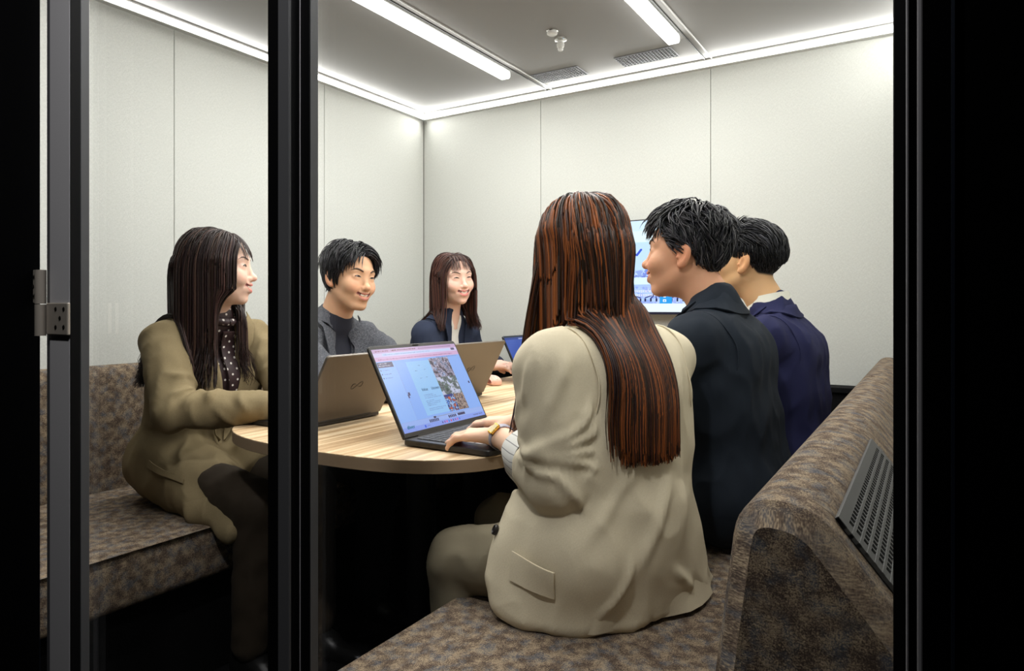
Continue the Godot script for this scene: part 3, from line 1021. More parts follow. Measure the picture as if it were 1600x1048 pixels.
func build_television() -> void:
	var o := thing("television", "wall television showing a pale blue web page with office chairs", "television", Vector3(-1.245, 1.245, -ROOM_BACK))
	var hw := 0.405
	var hh := 0.229
	var b := MB.new()
	b.box(Vector3(-hw, -hh, 0.034), Vector3(hw, hh, 0.062), 0.004)
	obj("housing", b.mesh(), materials.tv_black, o)
	obj("wall_bracket", box_at(Vector3(-0.15, -0.12, 0.0005), Vector3(0.15, 0.12, 0.034)), materials.tv_black, o)
	b = MB.new()
	b.quad(Vector3(-hw + 0.006, -hh + 0.012, 0.0624), Vector3(hw - 0.006, -hh + 0.012, 0.0624), Vector3(hw - 0.006, hh - 0.006, 0.0624), Vector3(-hw + 0.006, hh - 0.006, 0.0624), Vector3.BACK, [Vector2(0, 1), Vector2(1, 1), Vector2(1, 0), Vector2(0, 0)])
	obj("screen", b.mesh(), screen_material("television_screen", television_picture(), 1.45), o)
	var rim := MB.new()
	rim.box(Vector3(-hw, -hh, 0.0621), Vector3(hw, -hh + 0.011, 0.0640), 0.0008)
	obj("bezel", rim.mesh(), mat("tv_bezel", rgb8(30, 32, 52), 0.3), o)


# hinge_at: middle of the hinge on the table; turn: the way the screen faces; lean in degrees
func laptop(label: String, hinge_at: Vector3, turn: float, width: float, deep: float, lean: float, body: Material, lid_mat: Material, picture: Material, detailed: bool) -> Node3D:
	var o := thing("laptop", label, "laptop", hinge_at, "")
	o.rotation.y = turn       # local +x runs from the hinge to the user, z along the hinge
	var t := 0.0155
	var b := MB.new()
	b.prism(rounded([[0.0, -width * 0.5, 0.008], [deep, -width * 0.5, 0.012], [deep, width * 0.5, 0.012], [0.0, width * 0.5, 0.008]], 4), Vector3.ZERO, Vector3.RIGHT, Vector3.FORWARD, Vector3.UP, 0.0025, t, 0.002)
	var base := obj("base", b.mesh(), body, o)
	for fx in [0.03, deep - 0.03]:
		for fz in [-width * 0.4, width * 0.4]:
			obj("foot", box_at(Vector3(fx - 0.008, 0.0, fz - 0.02), Vector3(fx + 0.008, 0.0026, fz + 0.02)), materials.laptop_black, base)
	# lid
	var la := deg_to_rad(lean)
	var up := Vector3(-sin(la), cos(la), 0)
	var fr := Vector3(cos(la), sin(la), 0)
	var hinge_p := Vector3(0.004, t + 0.001, 0)
	b = MB.new()
	b.prism(rounded([[0.0, -width * 0.5, 0.004], [deep, -width * 0.5, 0.010], [deep, width * 0.5, 0.010], [0.0, width * 0.5, 0.004]], 4), hinge_p, up, Vector3.FORWARD, fr, -0.0075, 0.0, 0.0012)
	var lid := obj("lid", b.mesh(), lid_mat, o)
	b = MB.new()
	b.tube(PackedVector3Array([Vector3(0.0, t - 0.001, width * 0.36), Vector3(0.0, t - 0.001, -width * 0.36)]), PackedFloat32Array([0.005, 0.005]), 10)
	obj("hinge_bar", b.mesh(), body, o)
	b = MB.new()
	b.prism(rounded([[0.002, -width * 0.5 + 0.002, 0.004], [deep - 0.002, -width * 0.5 + 0.002, 0.010], [deep - 0.002, width * 0.5 - 0.002, 0.010], [0.002, width * 0.5 - 0.002, 0.004]], 4), hinge_p, up, Vector3.FORWARD, fr, -0.0002, 0.0006, 0.0)
	obj("bezel", b.mesh(), materials.laptop_black if not detailed else materials.laptop_dark, lid)
	b = MB.new()
	var s0 := hinge_p + fr * 0.0010
	var w2 := width * 0.5 - 0.006
	b.quad(s0 + up * 0.012 + Vector3(0, 0, w2), s0 + up * 0.012 - Vector3(0, 0, w2), s0 + up * (deep - 0.010) - Vector3(0, 0, w2), s0 + up * (deep - 0.010) + Vector3(0, 0, w2), fr, [Vector2(0, 1), Vector2(1, 1), Vector2(1, 0), Vector2(0, 0)])
	obj("screen", b.mesh(), picture, lid)
	# emblem on the outside of the lid: two joined loops
	b = MB.new()
	var e0 := hinge_p - fr * 0.0078 + up * (deep * 0.52)
	var loop := PackedVector3Array()
	var rad := PackedFloat32Array()
	for k in 41:
		var a := TAU * k / 40.0
		loop.append(e0 + Vector3(0, 0, 0.020 * cos(a)) + up * (0.0085 * sin(2.0 * a) + 0.004 * cos(a)))
		rad.append(0.0007)
	b.tube(loop, rad, 5, false)
	obj("emblem", b.mesh(), materials.laptop_black, lid)
	# keys
	var kb := Node3D.new()
	kb.name = "keyboard"
	o.add_child(kb)
	obj("well", box_at(Vector3(0.022, t - 0.0004, -width * 0.44), Vector3(0.128, t + 0.0004, width * 0.44)), materials.laptop_black, kb)
	var key := box_mesh(Vector3(0.0148, 0.0016, (width * 0.88) / 15.0 - 0.0026), 0.0005)
	for row in 6:
		for q in 15:
			if not detailed and (row + q) % 2 == 1:
				continue
			if row == 5 and q > 4 and q < 9:
				continue
			obj("key", key, materials.laptop_key, kb, Vector3(0.0312 + row * 0.0175, t + 0.0011, width * 0.44 - (q + 0.5) * width * 0.88 / 15.0))
	obj("space_key", box_mesh(Vector3(0.0148, 0.0016, width * 0.88 / 15.0 * 4.0 - 0.0026), 0.0005), materials.laptop_key, kb, Vector3(0.0312 + 5 * 0.0175, t + 0.0011, width * 0.44 - 7.0 * width * 0.88 / 15.0))
	obj("touchpad", box_at(Vector3(0.142, t - 0.0003, -0.055), Vector3(deep - 0.014, t + 0.0003, 0.055)), body, kb)
	if detailed:
		# sockets on the near side and white stickers beside the touchpad
		for s in [[0.045, 0.013, 0.0045], [0.078, 0.005, 0.005], [0.105, 0.009, 0.0035], [0.135, 0.009, 0.0035]]:
			obj("socket", box_at(Vector3(s[0] - s[1] * 0.5, 0.0085 - s[2] * 0.5, width * 0.5 - 0.001), Vector3(s[0] + s[1] * 0.5, 0.0085 + s[2] * 0.5, width * 0.5 + 0.0003)), materials.laptop_black, base)
		for s in [0.146, 0.170]:
			obj("sticker", box_at(Vector3(s, t - 0.0002, 0.085), Vector3(s + 0.018, t + 0.0003, 0.125)), materials.pad_white, base)
		obj("webcam", box_at(-Vector3(0.0, 0.0015, 0.012) + s0 + up * (deep - 0.0055), Vector3(0.0008, 0.0015, 0.012) + s0 + up * (deep - 0.0055)), materials.laptop_black, lid)
		for word in [["Value", 0.0100, -0.016, 0.452, Color(0.10, 0.11, 0.24)], ["Unseen", 0.0100, 0.0275, 0.452, Color(0.10, 0.11, 0.24)], ["diver", 0.0115, -0.122, 0.055, Color(0.0, 0.42, 0.52)]]:
			var tm := TextMesh.new()
			var f := SystemFont.new()
			f.font_names = PackedStringArray(["Droid Sans"])
			f.font_weight = 700 if word[0] == "diver" else 400
			tm.font = f
			tm.text = word[0]
			tm.font_size = 32
			tm.pixel_size = word[1] / 32.0
			tm.depth = 0.0002
			var ink := mat("ink_" + word[0], word[4], 0.8)
			var to := obj("lettering", tm, ink, lid)
			var zc: float = word[2] - 0.02
			to.transform = Transform3D(Basis(Vector3(0, 0, -1), up, fr), s0 + fr * 0.0004 + up * (0.012 + (deep - 0.022) * word[3]) + Vector3(0, 0, -zc))
	return o


func build_laptops() -> void:
	var on := screen_material("laptop_screen_page", laptop_picture(), 1.15)
	var blue := Image.create(64, 40, false, Image.FORMAT_RGB8)
	for y in 40:
		for x in 64:
			blue.set_pixel(x, y, rgb8(44, 82, 196).lerp(rgb8(96, 122, 224), clampf(x / 64.0 * 0.6 + 0.25 * sin(x * 0.16 + y * 0.2) + 0.1, 0.0, 1.0)))
	blue.fill_rect(Rect2i(0, 0, 64, 2), rgb8(30, 52, 150))
	blue.fill_rect(Rect2i(24, 1, 14, 1), rgb8(220, 228, 255))
	var blue_on := screen_material("laptop_screen_blue", blue, 0.8)
	var idle := Image.create(32, 20, false, Image.FORMAT_RGB8)
	idle.fill(rgb8(196, 206, 222))
	idle.fill_rect(Rect2i(0, 0, 32, 2), rgb8(92, 104, 140))
	var idle_on := screen_material("laptop_screen_plain", idle, 0.6)
	var y := TABLE_TOP + 0.0003
	laptop("dark laptop with a bright web page, the beige jacket woman typing on it", Vector3(-1.062, y, -1.408), 0.0, 0.356, 0.247, 29.0, materials.laptop_dark, materials.laptop_dark, on, true)
	laptop("bronze laptop lid seen from behind in front of the olive jacket woman", Vector3(-1.425, y, -1.385), PI, 0.312, 0.218, 30.0, materials.laptop_dark, materials.laptop_lid, idle_on, false)
	laptop("bronze laptop lid seen from behind in front of the grey jacket man", Vector3(-1.415, y, -1.932), PI, 0.312, 0.218, 27.0, materials.laptop_dark, materials.laptop_lid, idle_on, false)
	laptop("open laptop with a plain blue screen beside the clasped hands", Vector3(-1.47, y, -2.61), 0.0, 0.312, 0.212, 27.0, materials.laptop_black, materials.laptop_black, blue_on, false)
	# pale pink pouch between the bronze laptop and the blue screen
	var pouch := thing("pouch", "small pale pink soft pouch lying on the table beside a bronze laptop", "pouch", Vector3(-1.585, TABLE_TOP + 0.0005, -2.405))
	pouch.rotation.y = -0.55
	var pink := mat("pouch_pink", rgb8(226, 178, 160), 0.6)
	var b := MB.new()
	b.prism(rounded([[-0.055, 0.0, 0.008], [0.055, 0.0, 0.010], [0.058, 0.026, 0.012], [0.020, 0.040, 0.02], [-0.058, 0.036, 0.012]], 5), Vector3.ZERO, Vector3.RIGHT, Vector3.UP, Vector3.BACK, -0.024, 0.024, 0.009)
	obj("body", b.mesh(), pink, pouch)
	b = MB.new()
	b.tube(PackedVector3Array([Vector3(-0.05, 0.0375, 0.0), Vector3(0.0, 0.0395, 0.0), Vector3(0.03, 0.0365, 0.0), Vector3(0.054, 0.027, 0.0)]), PackedFloat32Array([0.003, 0.003, 0.003, 0.003]), 6)
	obj("zip", b.mesh(), mat("pouch_zip", rgb8(240, 206, 198), 0.5), pouch)


# ---------------------------------------------------------------- smooth solids: distance fields meshed as surface nets

class Field:
	var kind := PackedInt32Array()          # 0 tapered capsule, 1 ellipsoid; +2 cuts away
	var a := PackedVector3Array()
	var b := PackedVector3Array()
	var ra := PackedFloat32Array()
	var rb := PackedFloat32Array()
	var kk := PackedFloat32Array()
	var rot: Array[Basis] = []

	func cap(p: Vector3, q: Vector3, r0: float, r1: float, k := 0.02, cut := false) -> void:
		kind.append(2 if cut else 0)
		a.append(p)
		b.append(q)
		ra.append(r0)
		rb.append(r1)
		kk.append(k)
		rot.append(Basis.IDENTITY)

	func ball(p: Vector3, r: float, k := 0.02, cut := false) -> void:
		cap(p, p + Vector3(0, 0.0001, 0), r, r, k, cut)

	func ell(p: Vector3, radii: Vector3, k := 0.02, turn := Basis.IDENTITY, cut := false) -> void:
		kind.append(3 if cut else 1)
		a.append(p)
		b.append(radii)
		ra.append(0.0)
		rb.append(0.0)
		kk.append(k)
		rot.append(turn.transposed())

	func all() -> PackedInt32Array:
		return PackedInt32Array(range(kind.size()))

	func one(i: int, p: Vector3) -> float:
		if kind[i] & 1:
			var l: Vector3 = rot[i] * (p - a[i])
			var r: Vector3 = b[i]
			var q := l / r
			var k0 := q.length()
			if k0 < 0.0001:
				return -minf(r.x, minf(r.y, r.z))
			return k0 * (k0 - 1.0) / (q / r).length()
		var pa := p - a[i]
		var ba := b[i] - a[i]
		var h := clampf(pa.dot(ba) / ba.length_squared(), 0.0, 1.0)
		return (pa - ba * h).length() - lerpf(ra[i], rb[i], h)

	func value(p: Vector3, list: PackedInt32Array) -> float:
		var d := 10.0
		for i in list:
			var e := 0.0
			if kind[i] & 1:
				var l: Vector3 = rot[i] * (p - a[i])
				var r: Vector3 = b[i]
				var q := l / r
				var k0 := q.length()
				e = k0 * (k0 - 1.0) / maxf((q / r).length(), 0.0001)
			else:
				var pa := p - a[i]
				var ba := b[i] - a[i]
				var h := clampf(pa.dot(ba) / ba.length_squared(), 0.0, 1.0)
				e = (pa - ba * h).length() - lerpf(ra[i], rb[i], h)
			var k := kk[i]
			if kind[i] < 2:
				var w := maxf(k - absf(d - e), 0.0)
				d = minf(d, e) - w * w * 0.25 / k
			else:
				e = -e
				var w := maxf(k - absf(d - e), 0.0)
				d = maxf(d, e) + w * w * 0.25 / k
		return d

	func grad(p: Vector3, list: PackedInt32Array) -> Vector3:
		var h := 0.0015
		return Vector3(
			value(p + Vector3(h, 0, 0), list) - value(p - Vector3(h, 0, 0), list),
			value(p + Vector3(0, h, 0), list) - value(p - Vector3(0, h, 0), list),
			value(p + Vector3(0, 0, h), list) - value(p - Vector3(0, 0, h), list)).normalized()

	# nearest place on the surface and the outward direction there
	func onto(p: Vector3, list: PackedInt32Array) -> Array:
		var g := Vector3.UP
		for it in 4:
			g = grad(p, list)
			p -= g * value(p, list)
		return [p, g]


class Net:
	var f: Field
	var lo: Vector3
	var cell: float
	var nx: int
	var ny: int
	var nz: int
	var val: PackedFloat32Array
	var id: PackedInt32Array
	var cells := PackedInt32Array()
	var v := PackedVector3Array()
	var n := PackedVector3Array()
	var idx := PackedInt32Array()

	func run(field: Field, low: Vector3, high: Vector3, size: float) -> Net:
		f = field
		lo = low
		cell = size
		nx = int(ceil((high.x - low.x) / size / 4.0)) * 4
		ny = int(ceil((high.y - low.y) / size / 4.0)) * 4
		nz = int(ceil((high.z - low.z) / size / 4.0)) * 4
		val = PackedFloat32Array()
		val.resize((nx + 1) * (ny + 1) * (nz + 1))
		val.fill(1e9)
		id = PackedInt32Array()
		id.resize((nx + 1) * (ny + 1) * (nz + 1))
		id.fill(-1)
		var every := f.all()
		for z in range(0, nz, 32):
			for y in range(0, ny, 32):
				for x in range(0, nx, 32):
					visit(x, y, z, 32, every)
		link()
		return self

	func visit(x: int, y: int, z: int, s: int, list: PackedInt32Array) -> void:
		if x >= nx or y >= ny or z >= nz:
			return
		var c := lo + Vector3(x + s * 0.5, y + s * 0.5, z + s * 0.5) * cell
		var r := s * cell * 0.866
		var ds := PackedFloat32Array()
		var best := 10.0
		for i in list:
			var d := f.one(i, c)
			ds.append(d)
			if f.kind[i] < 2:
				best = minf(best, d)
		var keep := PackedInt32Array()
		for j in list.size():
			var i := list[j]
			if f.kind[i] < 2:
				if ds[j] < best + 2.2 * r + f.kk[i]:
					keep.append(i)
			elif ds[j] < r * 1.2 + f.kk[i] * 2.0:
				keep.append(i)
		var d := f.value(c, keep)
		if absf(d) > r * 1.25 + cell:
			return
		if s > 4:
			var h := s / 2
			for k in 8:
				visit(x + (k & 1) * h, y + ((k >> 1) & 1) * h, z + ((k >> 2) & 1) * h, h, keep)
			return
		var sx := nx + 1
		var sxy := (nx + 1) * (ny + 1)
		for kz in 5:
			for ky in 5:
				var base := x + (y + ky) * sx + (z + kz) * sxy
				for kx in 5:
					if val[base + kx] > 1e8:
						val[base + kx] = f.value(lo + Vector3(x + kx, y + ky, z + kz) * cell, keep)
		var off := PackedInt32Array([0, 1, sx, sx + 1, sxy, sxy + 1, sxy + sx, sxy + sx + 1])
		for kz in 4:
			for ky in 4:
				for kx in 4:
					var at := (x + kx) + (y + ky) * sx + (z + kz) * sxy
					var inside := 0
					for q in 8:
						if val[at + off[q]] < 0.0:
							inside += 1
					if inside == 0 or inside == 8:
						continue
					var sum := Vector3.ZERO
					var cnt := 0
					for e in 12:
						var q0: int = [0, 2, 4, 6, 0, 1, 4, 5, 0, 1, 2, 3][e]
						var q1: int = [1, 3, 5, 7, 2, 3, 6, 7, 4, 5, 6, 7][e]
						var v0 := val[at + off[q0]]
						var v1 := val[at + off[q1]]
						if (v0 < 0.0) != (v1 < 0.0):
							var t := v0 / (v0 - v1)
							var p0 := Vector3(q0 & 1, (q0 >> 1) & 1, q0 >> 2)
							var p1 := Vector3(q1 & 1, (q1 >> 1) & 1, q1 >> 2)
							sum += p0.lerp(p1, t)
							cnt += 1
					id[at] = v.size()
					cells.append(at)
					v.append(lo + (Vector3(x + kx, y + ky, z + kz) + sum / cnt) * cell)

	func link() -> void:
		var sx := nx + 1
		var sxy := (nx + 1) * (ny + 1)
		var step := PackedInt32Array([1, sx, sxy])
		for at in cells:
			for ax in 3:
				var v0 := val[at]
				var v1 := val[at + step[ax]]
				if (v0 < 0.0) == (v1 < 0.0):
					continue
				var s1 := step[(ax + 1) % 3]
				var s2 := step[(ax + 2) % 3]
				if at - s1 - s2 < 0:
					continue
				var i0 := id[at]
				var i1 := id[at - s1]
				var i2 := id[at - s1 - s2]
				var i3 := id[at - s2]
				if i1 < 0 or i2 < 0 or i3 < 0:
					continue
				if v0 < 0.0:
					idx.append_array(PackedInt32Array([i0, i2, i1, i0, i3, i2]))
				else:
					idx.append_array(PackedInt32Array([i0, i1, i2, i0, i2, i3]))
		normals()

	func normals() -> void:
		n = PackedVector3Array()
		n.resize(v.size())
		for t in range(0, idx.size(), 3):
			var p := v[idx[t]]
			var c := (v[idx[t + 2]] - p).cross(v[idx[t + 1]] - p)
			n[idx[t]] += c
			n[idx[t + 1]] += c
			n[idx[t + 2]] += c
		for t in n.size():
			n[t] = n[t].normalized()

	# push the surface out along soft ridges: [points, width, height, middle, reach], and by a wandering noise
	func crease(list: Array, nz2: FastNoiseLite = null, amp := 0.0, stretch := Vector3.ONE) -> void:
		var cnt := list.size()
		for t in v.size():
			var p := v[t]
			var d := 0.0
			for q in cnt:
				var c: Array = list[q]
				if p.distance_squared_to(c[3]) > c[4]:
					continue
				var pts: PackedVector3Array = c[0]
				var best := 9.0
				var along := 0.0
				var m := pts.size() - 1
				for k in m:
					var ba := pts[k + 1] - pts[k]
					var pa := p - pts[k]
					var h := clampf(pa.dot(ba) / ba.length_squared(), 0.0, 1.0)
					var e := (pa - ba * h).length()
					if e < best:
						best = e
						along = (k + h) / m
				best /= c[1]
				if best < 2.4:
					d += c[2] * exp(-best * best * 1.5) * minf(1.0, 3.0 * minf(along, 1.0 - along) + 0.15)
			if nz2:
				d += (0.35 - absf(nz2.get_noise_3dv(p * stretch))) * amp * 1.6
			v[t] = p + n[t] * d
		normals()


func pour(mb: MB, net: Net, colour: Color) -> void:
	var k := mb.v.size()
	mb.v.append_array(net.v)
	mb.n.append_array(net.n)
	var c := PackedColorArray()
	c.resize(net.v.size())
	c.fill(colour)
	mb.c.append_array(c)
	var u := PackedVector2Array()
	u.resize(net.v.size())
	mb.uv.append_array(u)
	var i := net.idx.duplicate()
	if k:
		for t in i.size():
			i[t] += k
	mb.i.append_array(i)


# a thin sheet between two rows of points (same count), laid on a field's surface with a little height
func sheet(mb: MB, rows: Array, f: Field, height: float, thick: float, sub := 4, lift := 0.0) -> void:
	var list := f.all() if f else PackedInt32Array()
	var cols: int = rows[0].size()
	var grid: Array = []
	for r in rows.size() - 1:
		for s in sub:
			var t := float(s) / sub
			var line := PackedVector3Array()
			for k in cols:
				line.append(rows[r][k].lerp(rows[r + 1][k], t))
			grid.append(line)
	grid.append(PackedVector3Array(rows[rows.size() - 1]))
	var fine: Array = []
	for line in grid:
		var o := PackedVector3Array()
		for k in cols - 1:
			for s in sub:
				o.append(line[k].lerp(line[k + 1], float(s) / sub))
		o.append(line[cols - 1])
		fine.append(o)
	var w: int = fine[0].size()
	var h := fine.size()
	var nn: Array = []
	for r in h:
		var line := PackedVector3Array()
		line.resize(w)
		nn.append(line)
		if f:
			for k in w:
				var g := f.onto(fine[r][k], list)
				fine[r][k] = g[0] + g[1] * (height + lift * r / (h - 1.0))
				nn[r][k] = g[1]
	if f == null:
		for r in h:
			for k in w:
				var dx: Vector3 = fine[r][mini(k + 1, w - 1)] - fine[r][maxi(k - 1, 0)]
				var dy: Vector3 = fine[mini(r + 1, h - 1)][k] - fine[maxi(r - 1, 0)][k]
				nn[r][k] = dx.cross(dy).normalized()
	var start := mb.v.size()
	for side in 2:
		for r in h:
			for k in w:
				var g: Vector3 = nn[r][k]
				mb.vert(fine[r][k] + g * (thick * 0.5 if side == 0 else -thick * 0.5), g if side == 0 else -g, Vector2(float(k) / (w - 1), float(r) / (h - 1)))
	for side in 2:
		for r in h - 1:
			for k in w - 1:
				var q := start + side * w * h + r * w + k
				var flip: bool = (mb.v[q + 1] - mb.v[q]).cross(mb.v[q + w] - mb.v[q]).dot(mb.n[q]) < 0.0
				if flip:
					mb.i.append_array(PackedInt32Array([q, q + 1, q + w, q + 1, q + w + 1, q + w]))
				else:
					mb.i.append_array(PackedInt32Array([q, q + w, q + 1, q + 1, q + w, q + w + 1]))
	# rim
	var ring := PackedInt32Array()
	for k in w:
		ring.append(k)
	for r in range(1, h):
		ring.append(r * w + w - 1)
	for k in range(w - 2, -1, -1):
		ring.append((h - 1) * w + k)
	for r in range(h - 2, 0, -1):
		ring.append(r * w)
	var mid := Vector3.ZERO
	for q in ring:
		mid += mb.v[start + q]
	mid /= ring.size()
	for t in ring.size():
		var q0 := ring[t]
		var q1 := ring[(t + 1) % ring.size()]
		mb.quad(mb.v[start + q0], mb.v[start + q1], mb.v[start + w * h + q1], mb.v[start + w * h + q0], (mb.v[start + q0] + mb.v[start + q1]) * 0.5 - mid)


# ---------------------------------------------------------------- people

func at(x: float, y: float, depth: float) -> Vector3:
	return Vector3(x, y, -depth)


class Figure:
	var id := ""
	var male := false
	var fwd := Vector3.FORWARD
	var left := Vector3.LEFT
	var up := Vector3.UP
	var chest: Vector3
	var hip: Vector3
	var neck: Vector3
	var head: Vector3
	var hb: Basis                 # columns: left, up, forward of the head
	var sl: Vector3
	var sr: Vector3
	var el: Vector3
	var er: Vector3
	var wl: Vector3
	var wr: Vector3
	var hand_l: Vector3           # way the hands point
	var hand_r: Vector3
	var kl: Vector3
	var kr: Vector3
	var al: Vector3
	var ar: Vector3
	var size := 1.0
	var skin := Color(0.8, 0.6, 0.5)
	var lips := Color(0.7, 0.3, 0.3)
	var hair := Color(0.02, 0.015, 0.012)
	var smile := 1.0
	var eye := 0.5
	var goatee := false

	func c(l: float, u: float, f: float) -> Vector3:       # from the middle of the shoulders
		return chest + left * l + up * u + fwd * f

	func h(l: float, u: float, f: float) -> Vector3:       # from the middle of the head
		return head + hb * (Vector3(l, u, f) * size)

	func setup(facing: Vector2, look: Vector2, pitch: float, roll: float) -> void:
		fwd = Vector3(facing.x, 0, -facing.y).normalized()
		left = Vector3.UP.cross(fwd).normalized()
		up = (chest - hip).normalized()
		up = (up - left * up.dot(left)).normalized()
		fwd = left.cross(up).normalized()
		var hf := Vector3(look.x, 0, -look.y).normalized()
		var hl := Vector3.UP.cross(hf).normalized()
		hb = Basis(hl, Vector3.UP, hf)
		hb = hb * Basis(Vector3.RIGHT, deg_to_rad(-pitch)) * Basis(Vector3.BACK, deg_to_rad(roll))


func head_field(p: Figure) -> Field:
	var f := Field.new()
	var m := 1.0 if p.male else 0.0
	f.ell(Vector3(0, 0.034, -0.012), Vector3(0.0745, 0.084, 0.095), 0.01)
	f.ell(Vector3(0, -0.018, 0.024), Vector3(0.0635, 0.088, 0.0645), 0.03)
	f.ell(Vector3(0, -0.068, 0.030), Vector3(0.0475 + 0.001 * m, 0.046, 0.052), 0.025)
	f.ell(Vector3(0, -0.102, 0.067), Vector3(0.017 + 0.004 * m, 0.013, 0.015), 0.022)
	for s: float in [-1.0, 1.0]:
		if p.male:
			f.cap(Vector3(s * 0.051, -0.052, -0.002), Vector3(s * 0.020, -0.101, 0.058), 0.011, 0.010, 0.02)
		f.ball(Vector3(s * 0.041, -0.030, 0.060), 0.0235, 0.02)
		f.ball(Vector3(s * 0.034, -0.040, 0.0715), 0.0135 + 0.002 * p.smile, 0.016)
		f.cap(Vector3(s * 0.010, 0.024, 0.0815), Vector3(s * 0.046, 0.021, 0.066), 0.009 + 0.001 * m, 0.008, 0.015)
	f.ell(Vector3(0, -0.062, 0.072), Vector3(0.031, 0.023, 0.0225), 0.016)
	for s: float in [-1.0, 1.0]:
		f.ball(Vector3(s * 0.031, 0.001, 0.1035), 0.0165, 0.014, true)
		f.ell(Vector3(s * 0.0315, -0.0005, 0.0755), Vector3(0.0165, 0.0115, 0.0100), 0.006)
	f.cap(Vector3(0, 0.010, 0.0820), Vector3(0, -0.031, 0.0985), 0.0072, 0.0092, 0.012)
	f.ball(Vector3(0, -0.0355, 0.1035), 0.0104 + 0.001 * m, 0.008)
	for s: float in [-1.0, 1.0]:
		f.ball(Vector3(s * 0.0112, -0.0395, 0.0930), 0.0070 + 0.0008 * m, 0.006)
		f.ball(Vector3(s * 0.0062, -0.0452, 0.1000), 0.0032, 0.003, true)
		# lips, parted in a smile
		f.cap(Vector3(s * 0.0300, -0.0525, 0.0775), Vector3(0, -0.0570, 0.0945), 0.0028, 0.0044, 0.006)
		f.cap(Vector3(s * 0.0270, -0.0580, 0.0775), Vector3(s * 0.012, -0.0735, 0.0885), 0.0028, 0.0048, 0.006)
		f.cap(Vector3(s * 0.012, -0.0735, 0.0885), Vector3(0, -0.0765, 0.0910), 0.0048, 0.0052, 0.006)
		f.cap(Vector3(s * 0.0255, -0.0560, 0.0860), Vector3(s * 0.010, -0.0640, 0.0950), 0.0018, 0.0020 + 0.0034 * p.smile, 0.003, true)
		f.cap(Vector3(s * 0.010, -0.0640, 0.0950), Vector3(0, -0.0655, 0.0970), 0.0020 + 0.0034 * p.smile, 0.0022 + 0.0036 * p.smile, 0.003, true)
		# smile fold
		f.cap(Vector3(s * 0.0205, -0.041, 0.094), Vector3(s * 0.034, -0.063, 0.084), 0.0022, 0.0018, 0.007, true)
		# ear with its bowl
		var turn := Basis(Vector3.UP, -s * 0.42) * Basis(Vector3.RIGHT, -0.18)
		f.ell(Vector3(s * (0.0735 + 0.005 * m), -0.010, -0.012), Vector3(0.0070 + 0.0015 * m, 0.0290 + 0.003 * m, 0.0190), 0.006, turn)
		f.ell(Vector3(s * (0.0825 + 0.0065 * m), -0.010, -0.006), Vector3(0.0085, 0.0200, 0.0105), 0.003, turn, true)
		f.ball(Vector3(s * 0.0790, -0.016, 0.004), 0.0042, 0.003)
		f.ball(Vector3(s * 0.0745, -0.036, -0.003), 0.0075, 0.006)
	var inv := p.hb.inverse()
	var nl: Vector3 = inv * (p.neck - p.head) / p.size
	var nr := 0.054 if p.male else 0.047
	f.cap(Vector3(0, -0.055, -0.026), nl + (nl - Vector3(0, -0.055, -0.026)).normalized() * 0.05, nr, nr + 0.006, 0.025)
	return f


# height of the hairline at a place on the head (head axes)
func hairline(q: Vector3, male: bool) -> float:
	if q.z > 0.0:
		var top := 0.078 if male else 0.082
		return lerpf(0.004, top, smoothstep(0.028, 0.074, q.z) * smoothstep(0.085, 0.045, absf(q.x)) + 0.25 * smoothstep(0.02, 0.05, q.z) * smoothstep(0.045, 0.07, absf(q.x)))
	return lerpf(0.004, -0.034 if male else -0.076, smoothstep(-0.012, -0.055, q.z))


func segment_distance(p: Vector3, a: Vector3, b: Vector3) -> float:
	var ba := b - a
	var h := clampf((p - a).dot(ba) / ba.length_squared(), 0.0, 1.0)
	return (p - a - ba * h).length()


